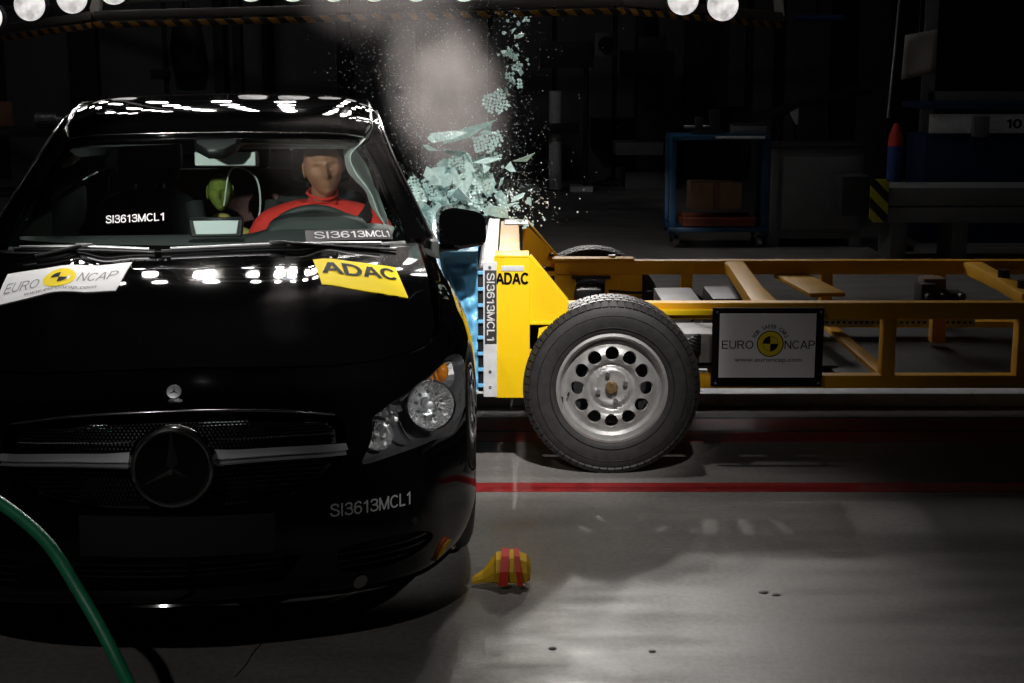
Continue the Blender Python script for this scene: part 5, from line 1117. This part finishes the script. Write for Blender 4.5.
BIG = [  # x, z across the place where the glass flies, size
 (497,101,.058,1,1,'round flake of crazed pale glass flying alone above the other shards'), (488,138,.05,1.6,1,0), (462,158,.045,1.5,1,0), (476,168,.06,1.1,1,0), (470,190,.062,1.2,1,0), (447,195,.060,1.2,1,0), (430,188,.058,1.2,1,0), (416,196,.045,1,1,0), (455,210,.05,1.4,1,0), (480,205,.05,1.2,1,0), (484,180,.045,1,1,0), (425,212,.045,1.2,1,0), (436,168,.03,1.8,0,0), (495,153,.030,1,1,'small crazed chip right of the main shard cluster, level with the driver head'), (491,185,.024,1,1,0), (470,130,.024,4.5,0,'long pale sliver of glass slanting over the shard cluster'), (452,148,.012,4,0,0), (430,145,.012,4,0,0), (511,53,.030,1,1,'upper crazed chip in the thin rising trail of glass'), (517,66,.022,1.2,1,0), (510,76,.026,1,1,0), (518,82,.022,1,1,0), (520,36,.010,2,0,0), (508,22,.008,1,0,0), (504,34,.010,1,0,0), (505,203,.016,4,0,'thin slanting sliver above the far yellow bulkhead'), (518,193,.012,3,0,0), (445,176,.03,1.5,0,0), (412,180,.03,1.2,1,0), (404,205,.03,1.2,1,0), (440,222,.03,1.2,1,0), (420,232,.03,1,1,0), (463,178,.03,1.2,0,0)]
for px, py, s, asp, crk, lab in BIG:
    Y = 5.85 if lab else 5.85+rnd.uniform(-.12, .15); x, y, z = q_(px, py, Y)
    rot = (PI/2+rnd.uniform(-.35, .35), rnd.uniform(-.5, .5) if asp < 3 else -rnd.uniform(.45, .6), rnd.uniform(-.4, .4))
    if asp > 3: rot = (PI/2, -.42 if px > 460 else .3, 0)
    shard((x, y, z), s, asp, rot, 9 if crk else (4 if asp > 3 else 6), bool(crk), lab or None)
for k in range(95):
    r = rnd.random()
    if r < .62: px = rnd.gauss(458, 24); py = rnd.gauss(184, 22); px += (184-py)*.35; s = rnd.uniform(.010, .042)
    elif r < .78: px = rnd.gauss(514, 7); py = rnd.uniform(18, 92); s = rnd.uniform(.006, .016)
    else: px = rnd.gauss(520, 12); py = rnd.gauss(205, 12); s = rnd.uniform(.005, .014)
    Y = 5.9+rnd.uniform(-.25, .2); x, y, z = q_(px, py, Y); shard((x, y, z), s, rnd.choice((1, 1, 1.6, 2.4)))
# dust of tiny crumbs
bm = bmesh.new()
for k in range(7500):
    r = rnd.random()
    if r < .62: t = rnd.random(); px = rnd.gauss(415+35*t, 42); py = 210*t+rnd.gauss(0, 25)
    elif r < .72: px = rnd.gauss(455, 34); py = rnd.gauss(170, 38)
    elif r < .80: px = rnd.gauss(512, 12); py = rnd.uniform(10, 210)
    elif r < .93: px = rnd.gauss(512, 20); py = rnd.gauss(205, 22)
    else: px = rnd.gauss(470, 60); py = rnd.uniform(0, 240)
    Y = 5.95+rnd.uniform(-.4, .5); x, y, z = q_(px, py, Y)
    if z < .95 or (px < 385 and py > 95): continue
    s = .0006+.0012*rnd.random()**4*(3 if py > 185 and px > 490 else 1.2)
    vs_ = [bm.verts.new((x+s*a*rnd.uniform(.6, 1.3), y+s*b, z+s*c*rnd.uniform(.6, 1.3))) for a, b, c in ((1, 1, 1), (-1, -1, 1), (-1, 1, -1), (1, -1, -1))]
    for f_ in ((0, 1, 2), (0, 3, 1), (0, 2, 3), (1, 3, 2)): bm.faces.new([vs_[i] for i in f_])
o = fin('glass_dust', bm, M['spark'], None, sm=False); tag(o, 'spray of tiny glass crumbs rising beside the car', 'glass', kind='stuff')
# haze of dust over the impact
def hazemat():
    m = bpy.data.materials.new('dust_haze'); m.use_nodes = True; nt = m.node_tree; nt.nodes.clear(); L = nt.links
    o = nt.nodes.new('ShaderNodeOutputMaterial'); v = nt.nodes.new('ShaderNodeVolumePrincipled'); L.new(v.outputs[0], o.inputs['Volume'])
    v.inputs['Color'].default_value = (.93, .86, .84, 1); v.inputs['Anisotropy'].default_value = .35
    tc = nt.nodes.new('ShaderNodeTexCoord'); n = nt.nodes.new('ShaderNodeTexNoise'); n.inputs['Scale'].default_value = 3.6; n.inputs['Detail'].default_value = 8; n.inputs['Roughness'].default_value = .6; L.new(tc.outputs['Object'], n.inputs['Vector'])
    q = nt.nodes.new('ShaderNodeMapRange'); q.inputs['From Min'].default_value = .30; q.inputs['From Max'].default_value = .74; L.new(n.outputs['Fac'], q.inputs['Value'])
    ln = nt.nodes.new('ShaderNodeVectorMath'); ln.operation = 'LENGTH'
    sc = nt.nodes.new('ShaderNodeMapping'); sc.inputs['Scale'].default_value = (1/.50, 1/.50, 1/.86); sc.inputs['Rotation'].default_value = (0, 0, 0); L.new(tc.outputs['Object'], sc.inputs[0]); L.new(sc.outputs[0], ln.inputs[0])
    f = nt.nodes.new('ShaderNodeMapRange'); f.inputs['From Min'].default_value = .05; f.inputs['From Max'].default_value = .88; f.inputs['To Min'].default_value = 1; f.inputs['To Max'].default_value = 0; L.new(ln.outputs['Value'], f.inputs['Value'])
    a = nt.nodes.new('ShaderNodeMath'); a.operation = 'MULTIPLY'; L.new(q.outputs[0], a.inputs[0]); pw = nt.nodes.new('ShaderNodeMath'); pw.operation = 'POWER'; pw.inputs[1].default_value = 1.8; L.new(f.outputs[0], pw.inputs[0]); L.new(pw.outputs[0], a.inputs[1])
    b = nt.nodes.new('ShaderNodeMath'); b.operation = 'MULTIPLY'; b.inputs[1].default_value = 10; L.new(a.outputs[0], b.inputs[0]); L.new(b.outputs[0], v.inputs['Density']); return m
bm = bmesh.new(); bmesh.ops.create_icosphere(bm, subdivisions=3, radius=1, matrix=Matrix.Diagonal((.50, .50, .86, 1)))
hz = fin('dust_haze', bm, hazemat()); hz.location = (-.52, 6.2, 2.28); hz.scale = (1.25, 1, .98)
h2 = link('dust_haze', hz.data); h2.location = (-.27, 6.25, 1.42); h2.scale = (.66, .8, .62); h2.rotation_euler = (0, -.25, 0); tag(h2, 'thin haze of dust beside the roof pillar among the flying glass', 'dust', kind='stuff')
tag(hz, 'pale cloud of dust hanging above the car roof and trolley', 'dust', kind='stuff')
# ---------- lighting gantry and floodlights ----------
ga = empty('lighting_gantry', (-1.1, 11, 1.7)); tag(ga, 'dark overhead lighting gantry with yellow and black striped edge', 'gantry')
GP = [(-4.7, 12.2, 1.60), (-3.0, 11, 1.775), (.78, 11, 1.875), (2.1, 12.0, 1.79)]
def gb(n, a, b, w, h, m):
    a = Vector(a)-Vector(ga.location); b = Vector(b)-Vector(ga.location); d = b-a; x = d.normalized(); y = Vector((0, 0, 1)).cross(x).normalized(); z = x.cross(y)
    R = Matrix((x, y, z)).transposed(); o = bx(n, (0, 0, 0), (d.length, w, h), m, ga, bev=.006); o.matrix_local = Matrix.Translation((a+b)/2) @ R.to_4x4(); return o
for a, b in zip(GP, GP[1:]):
    gb('striped_edge', a, b, .05, .045, M['hazard'])
    up = Vector((0, .02, .07)); gb('gantry_beam', Vector(a)+up, Vector(b)+up, .06, .06, M['gantry'])
    for r in range(1, 7):
        up = Vector((0, .33*r+.1, .48*r+.12)); gb('lamp_rail', Vector(a)+up, Vector(b)+up, .03, .03, M['gantry'])
    up = Vector((0, 2.3, 3.3))
    gb('gantry_beam', Vector(a)+up, Vector(b)+up, .08, .08, M['gantry'])
for g in GP: gb('gantry_strut', Vector(g)+Vector((0, .03, .05)), Vector(g)+Vector((0, 2.3, 3.3)), .07, .07, M['gantry'])
for g in ((-4.7, 14.5, 4.9), (2.1, 14.3, 5.09)): gb('gantry_post', Vector(g), Vector((g[0], g[1]+.01, 6.8)), .10, .10, M['gantry'])
gb('gantry_chord', (-4.6, 12.3, 1.9), (-1.7, 11.1, 2.0), .03, .03, M['gantry'])
def lamp_proto():
    r = empty('floodlight'); bm = bmesh.new(); lathe(bm, [(.112, 0), (.115, .02), (.11, .10), (.07, .18), (0, .19)], 24); fin('housing', bm, M['dark'], r)
    bm = bmesh.new(); lathe(bm, [(.108, .004), (.095, -.016), (.06, -.030), (0, -.036)], 28); fin('lens', bm, M['lamp_low'], r); return r
def clamp_copy(o):
    c = o.copy(); C.objects.link(c)
    for ch in o.children: d = ch.copy(); C.objects.link(d); d.parent = c
    return c
L0 = lamp_proto()
def lab(o, x, row):
    o['category'] = 'lamp'
    if row == 0 and (x < -2.55 or x > .9):
        o['label'] = {0: 'lit round floodlight cut by the left edge of the picture', 1: 'first whole round floodlight from the left edge of the picture', 2: 'second whole round floodlight from the left edge, half above the frame', 3: 'third round floodlight from the left, only its rim showing'}.get(lab.n, 'lit round floodlight') if x < 0 else ('smaller of the two lit floodlights at upper right, nearer the middle' if lab.m == 0 else 'rightmost lit floodlight hanging above the end of the striped edge')
        if x < 0: lab.n += 1
        else: lab.m += 1
    elif row == 0: o['label'] = 'glowing floodlight in the middle of the row, mostly above the frame'
    else: o['label'] = 'round floodlight in the upper rows of the gantry, above the frame'
    o['group'] = 'floodlights on the gantry'
lab.n = lab.m = 0
low = [(-3.73, 10.9, 1.83), (-3.33, 10.6, 1.905), (-3.035, 10.6, 1.955), (-2.745, 10.6, 2.015)]+[(x, 10.6, 2.035) for x in (-1.80, -1.51, -1.23, -.95, -.66, -.33)]+[(1.18, 10.6, 1.945), (1.455, 10.6, 1.905)]
first = True
for p in low:
    o = L0 if first else clamp_copy(L0); first = False; o.location = p; lab(o, p[0], 0)
H0 = clamp_copy(L0); bm = bmesh.new(); lathe(bm, [(.108, .004), (.095, -.016), (.06, -.030), (0, -.036)], 28); me2 = bpy.data.meshes.new('lens'); bm.to_mesh(me2); bm.free(); me2.materials.append(M['lamp_hot']); me2.shade_smooth()
for ch in H0.children:
    if ch.name.startswith('lens'): ch.data = me2
first = True
for r in range(1, 7):
    for i in range(11):
        x = -3.6+i*.50+(0.0 if i < 5 else .12); y = 10.6+.33*r; z = 1.98+.48*r+(.04*(x+1))
        o = H0 if first else clamp_copy(H0); first = False; o.location = (x, y, z); o.rotation_euler = (.22, 0, .10*(x+1)*-.5); o.scale = (.74, .74, .74); lab(o, x, r)
# ---------- dim workshop behind ----------
def X_(px, Y, z=1): return (px-512)*(Y*.9817+(1.6-z)*.19)/1500
def thing(name, loc, label, cat, group=None): o = empty(name, loc); return tag(o, label, cat, group)
c = thing('cabinet', (2.50, 12.5, 0), 'pale grey steel cabinet on short feet behind the trolley', 'cabinet')
bx('body', (0, .1, .44), (.76, .5, .74), M['cabinet'], c); bx('door', (.03, -.16, .44), (.62, .02, .60), M['cabinet'], c); bx('side_rail', (-.35, -.165, .42), (.07, .02, .78), M['cabinet'], c)
bx('top', (0, .1, .825), (.78, .55, .03), M['machine'], c)
for x in (-.34, .34): bx('foot', (x, 0, .04), (.10, .3, .08), M['cabinet'], c)
c = thing('tool_cart', (1.70, 12.5, 0), 'blue two-shelf tool cart on casters holding a cardboard box', 'cart')
for x in (-.38, .38):
    for y in (-.15, .2): bx('post', (x, y, .50), (.055, .055, .80), M['bluesteel'], c); 
    bm = bmesh.new(); cyl(bm, (x*.9-.02, -.15, .05), (x*.9+.02, -.15, .05), .05); fin('caster', bm, M['steel'], c)
    bm = bmesh.new(); cyl(bm, (x*.9-.02, .2, .05), (x*.9+.02, .2, .05), .05); fin('caster', bm, M['steel'], c)
bx('top_shelf', (0, 0, .90), (.80, .50, .035), M['bluesteel'], c); bx('lower_shelf', (0, 0, .15), (.82, .46, .04), M['bluesteel'], c); bx('edge_strip', (.15, -.255, .905), (.40, .01, .02), M['plate'], c)
b = thing('cardboard_box', (1.68, 12.5, .28), 'brown cardboard box on the lower shelf of the blue cart', 'box'); bx('carton', (0, 0, .14), (.42, .30, .22), M['card'], b); bx('tape', (0, -.152, .14), (.05, .002, .22), M['wood'], b); bx('flap', (0, -.02, .255), (.41, .14, .008), M['card'], b)
b = thing('red_crate', (1.70, 12.45, .17), 'rusty red tray under the cardboard box on the blue cart', 'tray'); bx('tray', (0, 0, .035), (.60, .36, .05), M['rust'], b); bx('rim', (0, -.18, .07), (.60, .015, .03), M['rust'], b); bx('rim', (0, .18, .07), (.60, .015, .03), M['rust'], b); b.name = 'tray'
b = thing('bench_vice', (1.62, 12.5, .918), 'dark vice standing on top of the blue cart', 'vice'); bx('jaw', (-.08, 0, .07), (.06, .10, .14), M['machine'], b); bx('jaw', (.05, 0, .10), (.08, .10, .20), M['machine'], b); bx('base', (0, 0, .015), (.26, .16, .03), M['machine'], b); cy('screw', (-.2, 0, .06), (.05, 0, .06), .015, M['steel'], b)
b = thing('tool_case', (1.95, 12.5, .918), 'flat grey tool case beside the vice on the cart', 'case'); bx('case', (0, 0, .04), (.28, .2, .07), M['cabinet'], b); bx('lid', (0, 0, .08), (.28, .2, .015), M['machine'], b)
# rail with hazard end
g = thing('machine_bed', (3.4, 11.7, 0), 'long grey machine bed with striped end at the right edge', 'machine')
bx('beam', (.5, 0, .50), (2.1, .5, .14), M['cabinet'], g); bx('beam', (.5, 0, .36), (2.1, .5, .12), M['cabinet'], g); bx('hazard_plate', (-.60, -.26, .47), (.14, .02, .33), M['hazard2'], g); bx('end_block', (-.76, .0, .50), (.22, .4, .30), M['machine'], g)
for x in (-.42, .05, .95): bx('leg', (x, 0, .15), (.12, .4, .30), M['cabinet'], g)
g = thing('blue_machine', (4.1, 12.9, 0), 'dark navy machine with pale numbered panel at the right edge', 'machine')
bx('body', (.1, 0, .45), (1.5, .6, .9), M['navy'], g); bx('control_panel', (.12, -.31, 1.0), (1.5, .03, .16), M['plate'], g); bx('top', (.1, 0, 1.14), (1.6, .7, .05), M['navy'], g); bx('switch_box', (-.22, -.36, .98), (.13, .07, .17), M['cabinet'], g)
stroke_mesh('panel_number', '10', flat(Matrix.Translation((.07, -.328, 1.0)) @ Matrix.Rotation(PI/2, 4, 'X'), .13, .08), M['ink'], g, wt=.2)
g = thing('parasol', (3.10, 12.2, 0), 'closed parasol with red cap over blue cloth near the right', 'parasol')
bm = bmesh.new(); tube(bm, [(0, 0, .5), (0, 0, .62), (0, 0, .84)], [.055, .065, .062], 12); fin('blue_cover', bm, M['cloth_blue'], g); bm = bmesh.new(); tube(bm, [(0, 0, .84), (0, 0, .93), (0, 0, 1.02)], [.064, .055, .02], 12); fin('red_cap', bm, M['cloth_red'], g); cy('pole', (0, 0, .0), (0, 0, .52), .015, M['steel'], g); bx('foot', (0, 0, .02), (.3, .3, .04), M['dark'], g)
g = tag(tb('hanging_rod', [(3.10, 12.5, 1.05), (3.12, 12.5, 1.4), (3.17, 12.5, 2.4), (3.2, 12.5, 4.2), (3.2, 12.5, 6.8)], .012, M['steel'], None, 8), 'thin pale rod hanging down above the red parasol cap', 'rod')
bm = bmesh.new(); skin(6, 6, lambda u, v: (3.22+.27*u+.03*v*.5, 12.6+.02*math.sin(u*5)*math.sin(v*4), 1.36+.36*v+.05*u)); o = fin('paper_sheet', bm, M['paper'], None); tag(o, 'pale paper sheet hanging right of the thin rod', 'paper')
o.modifiers.new('t', 'SOLIDIFY').thickness = .003; cy('string', (3.35, 12.6, 1.72), (3.35, 12.6, 6.8), .002, M['steel'], o, n=6)
g = thing('camera_stand', (.50, 17.4, 0), 'white post on flat base plates carrying dark camera gear, far behind the trolley', 'stand')
cy('post', (0, 0, .02), (0, 0, 1.14), .075, M['plate'], g); bx('base_plate', (-.30, 0, .03), (.22, .3, .06), M['plate'], g); bx('base_plate', (.30, 0, .03), (.26, .3, .06), M['plate'], g); bx('clamp', (.05, -.1, .72), (.42, .16, .12), M['machine'], g); bx('rig', (.12, 0, 1.55), (.6, .3, .30), M['machine'], g); cy('rig_post', (.35, 0, .02), (.35, 0, 1.5), .03, M['machine'], g); bx('camera_body', (.55, -.2, 1.66), (.24, .2, .26), M['cabinet'], g); cy('camera_lens', (.55, -.3, 1.66), (.55, -.34, 1.66), .09, M['dark'], g)
g = thing('dark_machine', (1.62, 17.9, 0), 'dark machine tool right of the white post', 'machine'); bx('column', (0, 0, .9), (.32, .5, 1.7), M['machine'], g); bx('head', (-.05, -.1, 1.45), (.6, .5, .3), M['machine'], g); bx('table', (-.15, -.2, .48), (.55, .6, .14), M['cabinet'], g); bx('base', (0, 0, .1), (.6, .7, .2), M['machine'], g)
for x in (-.3, .3): cy('foot', (x*.9, -.3, .0), (x*.9, -.3, .10), .03, M['steel'], g)
g = thing('pillar_drill', (2.75, 14.0, 0), 'dark pillar machine with slanting arm above the grey cabinet', 'machine'); bx('column', (0, 0, .55), (.25, .25, 1.1), M['machine'], g); bx('arm', (.0, 0, 1.12), (1.1, .1, .09), M['machine'], g, rot=Matrix.Rotation(-.25, 3, 'Y')); bx('chuck', (-.13, -.06, 1.0), (.08, .08, .13), M['plate'], g, rot=Matrix.Rotation(-.5, 3, 'Y')); bx('chuck', (.02, -.06, 1.03), (.09, .08, .06), M['steel'], g, rot=Matrix.Rotation(.3, 3, 'Y')); bx('foot', (0, 0, .03), (.5, .5, .06), M['machine'], g)
g = thing('window_frame_rack', (4.35, 13.9, 0), 'tall grey frame standing behind the navy machine', 'frame'); 
for x in (-.55, 1.1): bx('upright', (x, 0, 1.25), (.11, .08, 2.5), M['cabinet'], g)
bx('crossbar', (.27, 0, 1.18), (1.65, .08, .10), M['cabinet'], g); bx('crossbar', (.27, 0, 2.45), (1.65, .08, .10), M['cabinet'], g)
g = thing('blue_pipe', (2.9, 14.6, 2.05), 'blue pipe fixed above the slanting machine arm', 'pipe'); cy('pipe', (-.2, 0, -.15), (.25, 0, -.15), .03, M['cloth_blue'], g); cy('hanger', (0, 0, -.15), (0, 0, 4.7), .01, M['dark'], g)
g = thing('coat', (-3.95, 18.60, .9), 'dark coat hanging on the back wall above the car roof', 'coat'); bm = bmesh.new(); tube(bm, [(0, 0, .0), (0, 0, .25), (0, 0, .6), (0, 0, .75), (0, 0, .85)], [.18, .22, .17, .06, .02], 12); bmesh.ops.transform(bm, matrix=Matrix.Translation((0, 0, .45)) @ Matrix.Diagonal((1, .35, 1, 1)), verts=bm.verts); fin('cloth', bm, M['dark'], g); cy('hook', (0, .1, 1.28), (0, -.02, 1.28), .012, M['steel'], g)
bx('wall_plate', (-4.36, 18.90, 1.32), (.24, .03, .09), M['walldark'], bpy.data.objects['wall_back'])
g = thing('workbench', (-5.0, 14.0, 0), 'dark workbench with brown board at the far left', 'workbench'); bx('top', (0, 0, .86), (2.2, .7, .06), M['machine'], g); bx('board', (-.2, -.2, 1.03), (1.3, .05, .22), M['wood'], g)
for x in (-.95, .95):
    for y in (-.28, .28): bx('leg', (x, y, .42), (.08, .08, .83), M['machine'], g)
bx('shelf', (0, 0, .3), (1.9, .6, .04), M['machine'], g)
g = thing('steel_canister', (-4.28, 13.95, .902), 'small steel canister lying on the far left workbench', 'canister'); cy('tank', (-.10, 0, .07), (.10, 0, .07), .065, M['steel'], g); cy('cap', (.10, 0, .07), (.14, 0, .07), .03, M['steel'], g); bx('cradle', (0, 0, .01), (.16, .12, .02), M['dark'], g)
g = thing('bottle', (-4.86, 14.15, .892), 'small pale bottle standing on the far left workbench', 'bottle'); bm = bmesh.new(); lathe(bm, [(0, 0), (.03, 0), (.03, .11), (.012, .15), (.012, .18), (0, .18)], 16, Matrix.Rotation(PI/2, 4, 'X')); fin('glass', bm, M['screen'], g); cy('cap', (0, 0, .18), (0, 0, .20), .014, M['dark'], g)
for i, (px, w) in enumerate(((87, .34), (222, .12), (240, .10), (345, .16), (640, .12), (700, .4))):
    bx('wall_column', ((px-512)*18.6/1500, 18.8, 2.5), (w, .2, 5), M['walldark'], bpy.data.objects['wall_back'])
